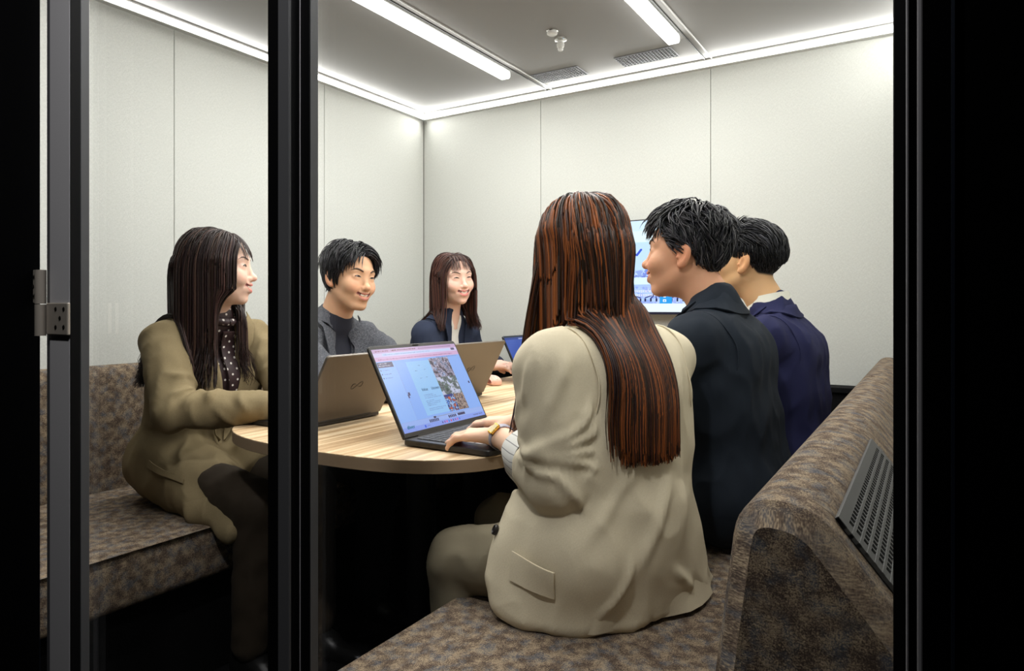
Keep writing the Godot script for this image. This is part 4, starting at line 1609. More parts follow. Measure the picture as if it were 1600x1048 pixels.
# head, hands and the body beneath the clothes, one mesh
func body_job(p: Figure) -> Dictionary:
	var mb := MB.new()
	var hf := head_field(p)
	var net := Net.new().run(hf, Vector3(-0.104, -0.235, -0.125), Vector3(0.104, 0.130, 0.128), 0.0028)
	var k0 := mb.v.size()
	pour(mb, net, p.skin)
	var lip_r := p.lips
	for t in range(k0, mb.v.size()):
		var q := mb.v[t]
		var c := p.skin
		var ax := Vector3(absf(q.x), q.y, q.z)
		if q.z > 0.05:
			# blush, lips and mouth colours
			var blush := clampf(1.0 - (ax - Vector3(0.040, -0.032, 0.080)).length() / 0.030, 0.0, 1.0)
			c = c.lerp(Color(p.skin.r * 1.02, p.skin.g * 0.72, p.skin.b * 0.70), blush * 0.55)
			var nose := clampf(1.0 - (q - Vector3(0, -0.038, 0.11)).length() / 0.018, 0.0, 1.0)
			c = c.lerp(Color(p.skin.r, p.skin.g * 0.80, p.skin.b * 0.78), nose * 0.5)
			var lip := minf(segment_distance(ax, Vector3(0.0290, -0.0528, 0.081), Vector3(0, -0.0572, 0.0975)) - 0.0040, minf(segment_distance(ax, Vector3(0.0265, -0.0582, 0.081), Vector3(0.012, -0.0735, 0.0915)), segment_distance(ax, Vector3(0.012, -0.0735, 0.0915), Vector3(0, -0.0762, 0.0945))) - 0.0050)
			c = c.lerp(lip_r, clampf(0.5 - lip / 0.0022, 0.0, 1.0))
			var gap := minf(segment_distance(ax, Vector3(0.0255, -0.0560, 0.0860), Vector3(0.010, -0.0640, 0.0950)), segment_distance(ax, Vector3(0.010, -0.0640, 0.0950), Vector3(0, -0.0655, 0.0970))) - (0.0016 + 0.0032 * p.smile)
			c = c.lerp(Color(0.10, 0.020, 0.018), clampf(0.5 - gap / 0.0014, 0.0, 1.0) * 0.92)
			if p.goatee:
				var beard := minf((q - Vector3(0, -0.098, 0.082)).length() - 0.016, segment_distance(ax, Vector3(0.004, -0.0500, 0.106), Vector3(0.027, -0.058, 0.088)) - 0.0032)
				c = c.lerp(p.hair, clampf(0.5 - beard / 0.006, 0.0, 1.0) * 0.8)
		var hl := hairline(q, p.male)
		var ear := ax.x > 0.0715 and q.y < 0.024 and q.y > -0.05 and q.z > -0.034 and q.z < 0.014
		if q.z < 0.085 and q.y > -0.1 and not ear:
			c = c.lerp(p.hair, smoothstep(-0.004, 0.004, q.y - hl))
		if ear:
			c = Color(c.r, c.g * 0.86, c.b * 0.82)
		mb.c[t] = c
		mb.v[t] = p.head + p.hb * (q * p.size)
		mb.n[t] = p.hb * mb.n[t]
	# hands with wrists
	var pads: Array = []
	for side in 2:
		var w := p.wl if side == 0 else p.wr
		var e := p.el if side == 0 else p.er
		var d := p.hand_l if side == 0 else p.hand_r
		var f := Field.new()
		add_hand(f, p, w, e, d, 1.0 if side == 0 else -1.0, pads)
		var lo := w
		var hi := w
		for q in f.a.size():
			lo = lo.min(f.a[q]).min(f.b[q])
			hi = hi.max(f.a[q]).max(f.b[q])
		net = Net.new().run(f, lo - Vector3.ONE * 0.048, hi + Vector3.ONE * 0.048, 0.0044 if p.male else 0.0032)
		pour(mb, net, p.skin)
	# the rest of the body, under the clothes
	var f2 := Field.new()
	var g := 0.90 if p.male else 0.82
	f2.cap(p.neck + p.up * 0.03, p.c(0, -0.05, -0.02), 0.040, 0.045, 0.03)
	f2.cap(p.sl.lerp(p.chest, 0.15) - p.up * 0.02, p.sr.lerp(p.chest, 0.15) - p.up * 0.02, 0.045 * g, 0.045 * g, 0.04)
	f2.cap(p.c(0.08, -0.13, 0), p.c(-0.08, -0.13, 0), 0.088 * g, 0.088 * g, 0.05)
	var mid := p.chest.lerp(p.hip, 0.6)
	f2.cap(mid + p.left * 0.06, mid - p.left * 0.06, 0.085 * g, 0.085 * g, 0.05)
	f2.cap(p.hip + p.left * 0.085, p.hip - p.left * 0.085, 0.090 * g, 0.090 * g, 0.05)
	for side in 2:
		var s := p.sl if side == 0 else p.sr
		var e := p.el if side == 0 else p.er
		var w := p.wl if side == 0 else p.wr
		var kn := p.kl if side == 0 else p.kr
		var an := p.al if side == 0 else p.ar
		var sg := 1.0 if side == 0 else -1.0
		f2.cap(s, e, 0.040 * g, 0.034 * g, 0.02)
		f2.cap(e, e.lerp(w, 0.9), 0.034 * g, 0.026 * g, 0.015)
		f2.cap(p.hip + p.left * sg * 0.085, kn, 0.068 * g, 0.048 * g, 0.03)
		f2.cap(kn, an, 0.046 * g, 0.030 * g, 0.02)
	var lo2 := p.hip
	var hi2 := p.hip
	for q in f2.a.size():
		lo2 = lo2.min(f2.a[q]).min(f2.b[q])
		hi2 = hi2.max(f2.a[q]).max(f2.b[q])
	net = Net.new().run(f2, lo2 - Vector3.ONE * 0.12, hi2 + Vector3.ONE * 0.12, 0.016)
	pour(mb, net, p.skin)
	return {"mb": mb, "nails": pads, "head": hf}


# a hand bent over keys: sg is +1 for a left hand
func add_hand(f: Field, p: Figure, w: Vector3, e: Vector3, d: Vector3, sg: float, pads: Array) -> void:
	var k := 1.0 if p.male else 0.92
	d = d.normalized()
	var u := (Vector3.UP - d * Vector3.UP.dot(d)).normalized()
	var s := d.cross(u).normalized() * sg            # towards the thumb
	f.cap(e.lerp(w, 0.30), w, 0.036 * k, 0.0255 * k, 0.01)
	f.cap(w + s * 0.010 * k, w - s * 0.010 * k, 0.0225 * k, 0.0225 * k, 0.012)
	var across := [0.030, 0.0105, -0.0095, -0.0280]
	var ahead := [0.086, 0.090, 0.084, 0.076]
	var lens := [[0.041, 0.025, 0.020], [0.045, 0.028, 0.021], [0.042, 0.026, 0.020], [0.032, 0.020, 0.018]]
	for q in 4:
		var spread: float = across[q] * 0.35
		var root: Vector3 = w + s * across[q] * k + d * ahead[q] * k + u * (0.010 - 0.004 * absf(q - 1.2)) * k
		f.cap(w + s * across[q] * 0.55 * k + d * 0.008, root, 0.0165 * k, 0.0108 * k, 0.012)
		var fd := (d + s * spread * 4.0 * 0.35 / 0.35 * 0.35).normalized()
		var pitch := [-0.10, -0.16, -0.14, -0.06][q] as float
		var from := root
		var r0 := 0.0094 * k
		for j in 3:
			var dir := (fd * cos(pitch) + u * sin(pitch)).normalized()
			var to: Vector3 = from + dir * lens[q][j] * k
			var r1 := r0 - 0.0008
			f.cap(from, to, r0, r1, 0.005)
			if j == 2:
				pads.append([to + (u * cos(pitch) - fd * sin(pitch)).normalized() * r1 * 0.85, dir, s])
			from = to
			r0 = r1
			pitch -= [0.46, 0.42, 0.3][j] as float
	# thumb from the side of the palm
	var tb := w + d * 0.024 * k + s * 0.022 * k - u * 0.004
	var t1 := tb + (d * 0.72 + s * 0.66 - u * 0.18).normalized() * 0.042 * k
	var t2 := t1 + (d * 0.90 + s * 0.34 - u * 0.25).normalized() * 0.031 * k
	var t3 := t2 + (d * 0.95 + s * 0.05 - u * 0.30).normalized() * 0.024 * k
	f.cap(w + d * 0.012 + s * 0.010, tb, 0.016 * k, 0.0145 * k, 0.012)
	f.cap(tb, t1, 0.0140 * k, 0.0112 * k, 0.010)
	f.cap(t1, t2, 0.0108 * k, 0.0096 * k, 0.005)
	f.cap(t2, t3, 0.0096 * k, 0.0080 * k, 0.005)


# torso and sleeves, grown outwards by some cloth
func coat_field(p: Figure, grow: float, sleeves := true, hem := 0.0, arm := 0.0, extra := []) -> Field:
	var f := Field.new()
	var g := 1.0 if p.male else 0.88
	var b := grow
	f.cap(p.c(0.085 * g, -0.135, 0.012), p.c(-0.085 * g, -0.135, 0.012), 0.104 * g + b, 0.104 * g + b, 0.05)
	f.cap(p.sl.lerp(p.chest, 0.10) - p.up * 0.012, p.sr.lerp(p.chest, 0.10) - p.up * 0.012, 0.050 * g + b, 0.050 * g + b, 0.06)
	f.cap(p.neck - p.up * 0.005, p.c(0.10 * g, -0.005, -0.008), 0.050 * g + b, 0.040 * g + b, 0.04)
	f.cap(p.neck - p.up * 0.005, p.c(-0.10 * g, -0.005, -0.008), 0.050 * g + b, 0.040 * g + b, 0.04)
	f.cap(p.c(0.07 * g, -0.06, -0.035), p.c(-0.07 * g, -0.06, -0.035), 0.070 * g + b, 0.070 * g + b, 0.05)
	var mid := p.chest.lerp(p.hip, 0.62)
	f.cap(mid + p.left * 0.078 * g, mid - p.left * 0.078 * g, 0.098 * g + b, 0.098 * g + b, 0.07)
	f.cap(p.hip + p.left * 0.095 * g, p.hip - p.left * 0.095 * g, 0.108 * g + b, 0.108 * g + b, 0.07)
	if hem > 0.0:
		for sg: float in [-1.0, 1.0]:
			var kn := p.kl if sg > 0.0 else p.kr
			var base := p.hip + p.left * sg * 0.09 - Vector3.UP * 0.01
			f.cap(base, base.lerp(kn, hem), 0.100 * g + b, 0.088 * g + b, 0.05)
	for x in extra:
		f.cap(x[0], x[1], x[2], x[3], x[4])
	if sleeves:
		b += arm
		for side in 2:
			var s := p.sl if side == 0 else p.sr
			var e := p.el if side == 0 else p.er
			var w := p.wl if side == 0 else p.wr
			f.cap(s - p.up * 0.012, s.lerp(e, 0.5), 0.056 * g + b, 0.052 * g + b, 0.022)
			f.cap(s.lerp(e, 0.5), e, 0.052 * g + b, 0.047 * g + b, 0.008)
			f.cap(e, e.lerp(w, 0.93), 0.046 * g + b, 0.034 * g + b, 0.010)
	return f


func bounds(f: Field, pad: float) -> Array:
	var lo := Vector3.ONE * 99.0
	var hi := -lo
	for q in f.kind.size():
		if f.kind[q] >= 2:
			continue
		var r := Vector3.ONE * maxf(f.ra[q], f.rb[q])
		if f.kind[q] & 1:
			var m := maxf(f.b[q].x, maxf(f.b[q].y, f.b[q].z))
			lo = lo.min(f.a[q] - Vector3.ONE * m)
			hi = hi.max(f.a[q] + Vector3.ONE * m)
		else:
			lo = lo.min(f.a[q] - r).min(f.b[q] - r)
			hi = hi.max(f.a[q] + r).max(f.b[q] + r)
	return [lo - Vector3.ONE * pad, hi + Vector3.ONE * pad]


# gathers at the elbow and along the sleeves
func sleeve_folds(p: Figure, amp := 1.0) -> Array:
	var out := []
	var r := RandomNumberGenerator.new()
	r.seed = hash(p.id)
	for side in 2:
		var s := p.sl if side == 0 else p.sr
		var e := p.el if side == 0 else p.er
		var w := p.wl if side == 0 else p.wr
		var ax := (e - s).normalized()
		var bx := (w - e).normalized()
		var inner := (bx - ax).normalized()
		var acr := ax.cross(bx).normalized()
		for k in 4:
			var q := e + inner * 0.03 + (-ax * (0.012 + 0.026 * k) if k % 2 == 0 else bx * (0.016 + 0.026 * k))
			var sl := r.randf_range(-0.03, 0.03)
			out.append([q + acr * 0.062 - inner * (0.03 + sl), q + inner * 0.03, 0.012, 0.009 * amp])
			out.append([q + inner * 0.03, q - acr * 0.062 - inner * (0.03 - sl), 0.012, 0.009 * amp])
		for k in 3:
			var t := 0.22 + 0.2 * k
			var q := s.lerp(e, t)
			var o := acr.rotated(ax, r.randf_range(0.0, TAU)) * 0.055
			out.append([q + o, q + o.rotated(ax, 0.9) + ax * 0.08, 0.015, 0.008 * amp])
		for k in 3:
			var q := e.lerp(w, 0.25 + 0.2 * k)
			var o := acr.rotated(bx, r.randf_range(0.0, TAU)) * 0.046
			out.append([q + o, q + o.rotated(bx, 1.2) + bx * 0.05, 0.012, 0.007 * amp])
	return out


# ridges laid on the surface of a coat: each line is bent to follow it
func laid(f: Field, list: Array) -> Array:
	var out := []
	var every := f.all()
	for c in list:
		var a: Vector3 = c[0]
		var b: Vector3 = c[1]
		var pts := PackedVector3Array()
		for k in 7:
			var q: Vector3 = f.onto(a.lerp(b, k / 6.0), every)[0]
			if k == 0 or q.distance_to(pts[pts.size() - 1]) > 0.002:
				pts.append(q)
		if pts.size() < 2:
			continue
		var mid := pts[pts.size() / 2]
		var reach := 0.0
		for q in pts:
			reach = maxf(reach, q.distance_to(mid))
		reach += c[2] * 2.4
		out.append([pts, c[2], c[3], mid, reach * reach])
	return out


func fold_noise(seed_value: int, freq := 7.0) -> FastNoiseLite:
	var f := FastNoiseLite.new()
	f.seed = seed_value
	f.frequency = freq
	f.noise_type = FastNoiseLite.TYPE_SIMPLEX_SMOOTH
	f.fractal_octaves = 2
	return f


func v_opening(f: Field, p: Figure, top_w: float, low: float, front: float) -> void:
	f.cap(p.c(0, 0.085, 0.075), p.c(0, -0.02, 0.105), top_w * 1.05, top_w, 0.008, true)
	f.cap(p.c(0, -0.02, 0.105), p.c(0, low, front), top_w, 0.006, 0.008, true)


func trouser_field(p: Figure, grow: float) -> Field:
	var f := Field.new()
	var g := 1.0 if p.male else 0.92
	f.cap(p.hip + p.left * 0.085 * g - Vector3.UP * 0.02, p.hip - p.left * 0.085 * g - Vector3.UP * 0.02, 0.098 * g + grow, 0.098 * g + grow, 0.04)
	for side in 2:
		var sg := 1.0 if side == 0 else -1.0
		var kn := p.kl if side == 0 else p.kr
		var an := p.al if side == 0 else p.ar
		f.cap(p.hip + p.left * sg * 0.088 - Vector3.UP * 0.022, kn, 0.084 * g + grow, 0.062 * g + grow, 0.03)
		f.cap(kn, an + Vector3.UP * 0.03, 0.061 * g + grow, 0.048 * g + grow, 0.02)
	return f


# ---------------------------------------------------------------- hair

class Hair:
	var p: Figure
	var body: Field
	var list: PackedInt32Array
	var mb := MB.new()
	var r := RandomNumberGenerator.new()
	var cen := Vector3(0, 0.032, -0.010)
	var rad := Vector3(0.0765, 0.0865, 0.0965)
	var inv: Basis
	var sway := FastNoiseLite.new()
	var push := 0.45
	var zmax := 9.0
	var tones: Array = []

	func start(fig: Figure, f: Field, seed_value: int) -> void:
		p = fig
		body = f
		list = f.all() if f else PackedInt32Array()
		r.seed = seed_value
		inv = p.hb.inverse()
		sway.seed = seed_value
		sway.frequency = 22.0

	func world(q: Vector3) -> Vector3:
		return p.head + p.hb * (q * p.size)

	func out(q: Vector3, off: float) -> Vector3:
		var e := (q - cen) / (rad + Vector3.ONE * off)
		var l := e.length()
		if l < 1.0:
			return cen + (q - cen) / maxf(l, 0.05)
		return q

	func lock(pts: PackedVector3Array, w: float, tone: Color, tip := 0.25) -> void:
		var rr := PackedFloat32Array()
		var n := pts.size()
		for k in n:
			var t := float(k) / (n - 1)
			rr.append(w * lerpf(0.75, 1.0, minf(t * 4.0, 1.0)) * lerpf(1.0, tip, smoothstep(0.7, 1.0, t)))
		mb.col = tone
		mb.tube(pts, rr, 4, false, 0.7)

	# one long strand falling from q (head axes); ends at height end_y (world)
	func fall(q: Vector3, dir: Vector3, off: float, end_y: float, g: float, ds: float, w: float, tone: Color, curl := 0.0, flip := 0.0, clear := 0.004, guard := 0.058, fb := 1.0, xt := 9.0, wide := 0.080) -> void:
		var grav: Vector3 = inv * Vector3.DOWN
		var pts := PackedVector3Array()
		var vel := dir.normalized()
		q = out(q, 0.0)
		pts.append(world(q))
		var phase := r.randf() * TAU
		for k in 64:
			vel = vel.lerp(grav, g if q.y > 0.036 else 0.55).normalized()
			q += vel * ds
			if q.x < 0.0 and q.y < -0.08 and q.z > zmax:
				q.z = lerpf(q.z, zmax, 0.35)
			if xt < 1.0 and q.y < 0.0:
				q.x = lerpf(q.x, xt, 0.10)
			q = out(q, off * minf(1.0, 0.25 + k * 0.25))
			if q.y > 0.036:       # lie close to the head
				var e := ((q - cen) / (rad + Vector3.ONE * off)).length()
				if e > 1.0:
					q = cen + (q - cen) / lerpf(1.0, e, 0.6)
			elif absf(q.x) > wide + off:
				q.x = lerpf(q.x, signf(q.x) * (wide + off), 0.5)
			# keep the face free
			if q.z > 0.035 and q.y < 0.055 and q.y > -0.13 and absf(q.x) < guard:
				q.x = signf(q.x if absf(q.x) > 0.002 else r.randf() - 0.5) * lerpf(absf(q.x), guard, 0.7)
			var x := world(q)
			if body and x.y < p.neck.y + 0.07:
				var d := body.value(x, list)
				if d < clear:
					var gr := body.grad(x, list)
					# hair slides off to the front or the back of a shoulder, not sideways
					gr -= p.left * gr.dot(p.left)
					gr = (gr * Vector3(1.0, 0.15, 1.0) + p.fwd * fb * (0.45 if fb < 0.0 else push)).normalized()
					for it in 3:
						x += gr * maxf(clear - d, 0.0)
						d = body.value(x, list)
					q = inv * (x - p.head) / p.size
					vel = (vel - (inv * gr) * minf(0.0, vel.dot(inv * gr))).normalized()
			var lowp := clampf((end_y + 0.07 - x.y) / 0.07, 0.0, 1.0)
			if curl > 0.0 or flip > 0.0:
				var o := p.hb * (Vector3(q.x, 0, q.z + 0.02).normalized())
				x += o * (flip * lowp * lowp + curl * sin(phase + x.y * 60.0) * lowp)
			pts.append(x)
			if x.y < end_y:
				break
		if pts.size() > 2:
			lock(pts, w, tone)

	# short strand: rises from the scalp and bends along a combing direction
	func tuft(q: Vector3, comb: Vector3, lift: float, length: float, off: float, w: float, tone: Color, bend := 0.12, droop := 0.0) -> void:
		q = out(q, 0.0)
		var nrm := ((q - cen) / (rad * rad)).normalized()
		var tan := (comb - nrm * comb.dot(nrm)).normalized()
		var vel := (tan + nrm * lift).normalized()
		var pts := PackedVector3Array([world(q)])
		var steps := 8
		var grav: Vector3 = inv * Vector3.DOWN
		var side := nrm.cross(tan) * (sway.get_noise_3dv(q) * bend * 2.2 + r.randf_range(-bend, bend) * 0.35)
		for k in steps:
			vel = (vel + side + grav * droop - nrm * 0.10).normalized()
			q += vel * length / steps
			q = out(q, off)
			nrm = ((q - cen) / (rad * rad)).normalized()
			pts.append(world(q))
		lock(pts, w, tone, 0.12)


func scalp_points(count: int, male: bool, r: RandomNumberGenerator) -> PackedVector3Array:
	var out := PackedVector3Array()
	var cen := Vector3(0, 0.032, -0.010)
	var rad := Vector3(0.0765, 0.0865, 0.0965)
	var total := count * 2
	for k in total:
		var y := 1.0 - 2.0 * (k + 0.5) / total
		var a := k * 2.399963 + r.randf() * 0.5
		var s := sqrt(1.0 - y * y)
		var q := cen + Vector3(cos(a) * s, y, sin(a) * s) * rad
		if q.y > hairline(q, male) + 0.002:
			out.append(q)
	return out


func tone_of(base: Color, light: Color, r: RandomNumberGenerator) -> Color:
	var t := r.randf()
	return base.lerp(light, t * t * t)


# what long hair rests on: shoulders, back, upper arms
func rest_field(p: Figure) -> Field:
	var o := coat_options(p)
	var f := coat_field(p, o.get("grow", 0.012) + 0.003, false, 0.0, 0.0, o.get("extra", []).slice(-4))
	var g := 1.0 if p.male else 0.88
	for side in 2:
		var s := p.sl if side == 0 else p.sr
		var e := p.el if side == 0 else p.er
		f.cap(s - p.up * 0.012, e, 0.068 * g, 0.058 * g, 0.03)
	return f


func long_hair(p: Figure, base: Color, light: Color, end_back: float, end_front: float, count: int, seed_value: int, flip: float, curl: float, bangs: float, thick := 0.0026, fringe := 0.01, puff := 0.013, wide := 0.080, ragged := 0.022, push := 0.45, zmax := 9.0) -> MB:
	var h := Hair.new()
	h.start(p, rest_field(p), seed_value)
	h.push = push
	h.zmax = zmax
	for q in scalp_points(count, false, h.r):
		var side := signf(q.x - 0.003)
		var front := smoothstep(-0.02, 0.06, q.z)
		var top := smoothstep(0.05, 0.115, q.y)
		var dir := Vector3(side * (0.10 + 1.30 * front), -0.35, -0.85 * (1.0 - front) - 0.28 * front)
		var off := h.r.randf_range(0.004, puff + 0.002) + 0.004 * top
		var end := lerpf(end_back, end_front, smoothstep(-0.03, 0.03, q.z)) + h.r.randf_range(-ragged, ragged * 0.6)
		var phi := atan2(q.x, -q.z)
		var xt := 9.0 if q.z > fringe else clampf(phi / 1.9, -1.0, 1.0) * 0.086 + h.r.randf_range(-0.008, 0.008)
		h.fall(q, dir, off, end, 0.20, 0.017, thick * h.r.randf_range(0.7, 1.25), tone_of(base, light, h.r), curl, flip * h.r.randf_range(0.5, 1.1), 0.003 + h.r.randf() * 0.012, 0.058, 1.0 if q.z > fringe else -1.0, xt, wide)
	if bangs > 0.0:
		for k in 46:
			var x := h.r.randf_range(-0.042, 0.042)
			var q := Vector3(x, 0.098, 0.052)
			var pts := PackedVector3Array()
			var sway := x * 0.55 + h.r.randf_range(-0.006, 0.006)
			for t in 11:
				var u := t / 10.0
				var y := lerpf(0.104, 0.094 - bangs - absf(x) * 0.35 * h.r.randf_range(0.97, 1.03), u)
				var z := 0.052 + 0.050 * sin(u * 1.45) - absf(x) * 0.25
				var c := h.out(Vector3(x + sway * u * u, y, z), 0.006 + 0.006 * u)
				pts.append(h.world(c))
			h.lock(pts, 0.0011, tone_of(base, light, h.r), 0.2)
	return h.mb


# ---------------------------------------------------------------- faces and clothes in detail

func face_job(p: Figure) -> Dictionary:
	var f := head_field(p)
	var list := f.all()
	var out := {"eye": [], "eyebrow": [], "teeth": []}
	for s: float in [1.0, -1.0]:
		var mb := MB.new()
		var nu := 20
		var nv := 8
		var hh := lerpf(0.0014, 0.0050, p.eye)
		var lash := PackedVector3Array()
		var start := mb.v.size()
		for i in nu + 1:
			var u := -1.0 + 2.0 * i / nu
			for j in nv + 1:
				var w := -1.0 + 2.0 * j / nv
				var y := 0.0008 + hh * w * pow(1.0 - u * u, 0.75) + 0.0006 * u + 0.0024 * (1.0 - u * u) * (1.0 - p.eye * 0.6)
				var q := Vector3(s * (0.0312 + 0.0128 * u), y, 0.083)
				var g := f.onto(q, list)
				var o: Vector3 = g[0] + g[1] * 0.0007
				var ir := Vector2(0.0128 * u + 0.001, (y - 0.0022) * 0.8).length()
				mb.col = Color(0.30, 0.26, 0.24) if ir > 0.0056 else (Color(0.035, 0.018, 0.012) if ir > 0.0022 else Color(0.004, 0.004, 0.004))
				mb.vert(p.head + p.hb * (o * p.size), p.hb * g[1])
				if j == nv:
					lash.append(p.head + p.hb * ((o + g[1] * 0.0006) * p.size))
		for i in nu:
			for j in nv:
				var a := start + i * (nv + 1) + j
				mb.i.append_array(PackedInt32Array([a, a + 1, a + nv + 1, a + 1, a + nv + 2, a + nv + 1]))
		mb.col = Color(0.010, 0.008, 0.007)
		var lr := PackedFloat32Array()
		for i in nu + 1:
			lr.append(lerpf(0.0006, 0.0013, i / float(nu)) * (1.15 if not p.male else 0.85))
		mb.tube(lash, lr, 5)
		out.eye.append(mb)
		var bb := MB.new()
		bb.col = p.hair.lerp(p.skin, 0.12)
		var pts := PackedVector3Array()
		var rr := PackedFloat32Array()
		for i in 15:
			var u := i / 14.0
			var q := Vector3(s * lerpf(0.0130, 0.0490, u), 0.0225 + 0.0042 * sin(u * 2.9) - 0.0025 * u, 0.085 - u * 0.018)
			var g := f.onto(q, list)
			pts.append(p.head + p.hb * ((g[0] + g[1] * 0.0004) * p.size))
			rr.append((0.0034 if p.male else 0.0023) * lerpf(0.75, 1.0, minf(1.0, u * 4.0)) * lerpf(1.0, 0.25, smoothstep(0.55, 1.0, u)))
		bb.tube(pts, rr, 6, true, 1.0)
		out.eyebrow.append(bb)
	var tm := MB.new()
	for k in 8:
		var x := (k - 3.5) * 0.0050
		var z := 0.0915 - x * x * 18.0
		var c := Vector3(x, -0.0628 + x * x * 12.0, z)
		var wdt := 0.00245
		tm.box(c + Vector3(-wdt, -0.0034 * p.smile, -0.0016), c + Vector3(wdt, 0.0034, 0.0012), 0.0006)
	for k in tm.v.size():
		tm.v[k] = p.head + p.hb * (tm.v[k] * p.size)
		tm.n[k] = p.hb * tm.n[k]
	out.teeth.append(tm)
	return out


func collar(p: Figure, f: Field, r: float, h: float, wide: float, span: float, fall: float, thick := 0.004) -> MB:
	var mb := MB.new()
	var a := PackedVector3Array()
	var b := PackedVector3Array()
	var c := PackedVector3Array()
	var list := f.all()
	for k in 17:
		var t := deg_to_rad(lerpf(-span, span, k / 16.0))
		var dir := p.left * sin(t) - p.fwd * cos(t)
		var drop := 0.020 * (1.0 - cos(t))
		var cen := p.neck + p.up * (0.002 - drop) + p.fwd * 0.006
		var g := f.onto(cen + dir * wide - p.up * fall, list)
		a.append(g[0] + g[1] * 0.006)
		b.append(cen + dir * (r + 0.005) + p.up * h)
		c.append(cen + dir * (r - 0.002) - p.up * 0.015)
	sheet(mb, [a, b, c], null, 0.0, thick, 3)
	return mb


func lapel(p: Figure, f: Field, s: float, low: float, wide: float, height := 0.0115) -> MB:
	var mb := MB.new()
	var inn := PackedVector3Array([p.c(0.052 * s, 0.040, 0.02), p.c(0.046 * s, -0.02, 0.09), p.c(0.034 * s, lerpf(-0.02, low, 0.33), 0.12), p.c(0.020 * s, lerpf(-0.02, low, 0.66), 0.13), p.c(0.006 * s, low, 0.13)])
	var outr := PackedVector3Array([p.c((0.052 + wide * 0.6) * s, 0.022, 0.0), p.c((0.048 + wide) * s, -0.045, 0.07), p.c((0.036 + wide * 0.95) * s, lerpf(-0.02, low, 0.40), 0.10), p.c((0.020 + wide * 0.55) * s, lerpf(-0.02, low, 0.70), 0.12), p.c(0.012 * s, low - 0.004, 0.13)])
	sheet(mb, [inn, outr], f, 0.011, 0.004, 4, 0.011)
	return mb


func coat_job(p: Figure, o: Dictionary) -> Dictionary:
	var f := coat_field(p, o.get("grow", 0.012), true, o.get("hem", 0.35), o.get("arm", 0.0), o.get("extra", []))
	if o.get("open", true):
		v_opening(f, p, o.get("vee", 0.055), o.get("low", -0.27), 0.15)
	for side in o.get("cut", []):
		f.cap(side[0], side[1], side[2], side[3], 0.006, true)
	var bb := bounds(f, 0.03)
	var net := Net.new().run(f, bb[0], bb[1], o.get("cell", 0.009))
	net.crease(laid(f, sleeve_folds(p, o.get("fold", 0.8)) + o.get("creases", [])), fold_noise(hash(p.id) % 1000, o.get("freq", 8.0)), o.get("amp", 0.009), Vector3(1, 0.55, 1))
	var mb := MB.new()
	pour(mb, net, Color.WHITE)
	var out := {"jacket": mb, "sub": []}
	if o.get("open", true):
		for s: float in [1.0, -1.0]:
			out.sub.append(["lapel", lapel(p, f, s, o.get("low", -0.27), o.get("lapel", 0.055))])
	out.sub.append(["collar", collar(p, f, o.get("ring", 0.064 if p.male else 0.057), o.get("stand", 0.026), 0.098, o.get("span", 112.0), 0.030)])
	if o.has("hemline"):
		# the free edge of the jacket skirt, spread on the seat
		var upper := PackedVector3Array()
		var lower := PackedVector3Array()
		var line: Array = o.hemline
		for k in line.size():
			var q: Vector3 = line[k]
			var away := Vector3(q.x - p.hip.x, 0, q.z - p.hip.z).normalized()
			var g := f.onto(q + Vector3.UP * 0.055 + away * 0.01, f.all())
			upper.append(g[0] - g[1] * 0.002)
			lower.append(q + away * (0.010 + 0.010 * sin(k * 0.9) + 0.022 * smoothstep(12.0, 19.0, k)) - Vector3.UP * (q.y - 0.4615))
		var hm := MB.new()
		sheet(hm, [upper, upper_mid(upper, lower), lower], null, 0.0, 0.0035, 3)
		out.sub.append(["hem", hm])
	for q in o.get("sheets", []):
		var m2 := MB.new()
		sheet(m2, q[1], f, q[2], q[3], 5)
		out.sub.append([q[0], m2])
	for side in 2:
		# stitched seam where the sleeve is set in
		var sh := p.sl if side == 0 else p.sr
		var eb := p.el if side == 0 else p.er
		var sg := 1.0 if side == 0 else -1.0
		var m4 := MB.new()
		var pts := PackedVector3Array()
		var rr := PackedFloat32Array()
		for k in 19:
			var t := lerpf(-0.35, 2.6, k / 18.0)
			var q := sh - p.left * sg * 0.022 - p.up * 0.035 + (p.up * cos(t) - p.fwd * sin(t)) * 0.105
			var g := f.onto(q, f.all())
			pts.append(g[0] + g[1] * lerpf(-0.004, 0.0030, smoothstep(0.0, 4.0, minf(k, 18 - k))))
			rr.append(0.0019)
		m4.tube(pts, rr, 6)
		out.sub.append(["seam", m4])
	for q in o.get("buttons", []):
		var m3 := MB.new()
		var g := f.onto(q, f.all())
		m3.lathe(PackedVector2Array([Vector2(0.0105, 0.0), Vector2(0.0105, 0.005), Vector2(0.0085, 0.0065), Vector2(0.006, 0.0045), Vector2(0.0, 0.0045)]), g[0] + g[1] * 0.003, g[1], 18)
		out.sub.append(["button", m3])
	return out


func upper_mid(a: PackedVector3Array, b: PackedVector3Array) -> PackedVector3Array:
	var out := PackedVector3Array()
	for k in a.size():
		out.append(a[k].lerp(b[k], 0.55) - Vector3.UP * 0.006)
	return out


func shirt_job(p: Figure, grow: float, v_neck: float) -> Dictionary:
	var f := coat_field(p, grow, false)
	if v_neck <= 0.0:
		f.cap(p.neck - p.up * 0.02, p.neck + p.up * 0.012, 0.056 if p.male else 0.050, 0.053 if p.male else 0.047, 0.02)
	if v_neck > 0.0:
		f.cap(p.c(0, 0.10, 0.070), p.c(0, 0.05 - v_neck * 1.6, 0.098), 0.052, 0.006, 0.005, true)
	var bb := bounds(f, 0.03)
	var net := Net.new().run(f, bb[0], bb[1], 0.0095)
	net.crease([], fold_noise(77, 9.0), 0.004, Vector3(1, 0.4, 1))
	var mb := MB.new()
	pour(mb, net, Color.WHITE)
	return {"mb": mb, "field": f}


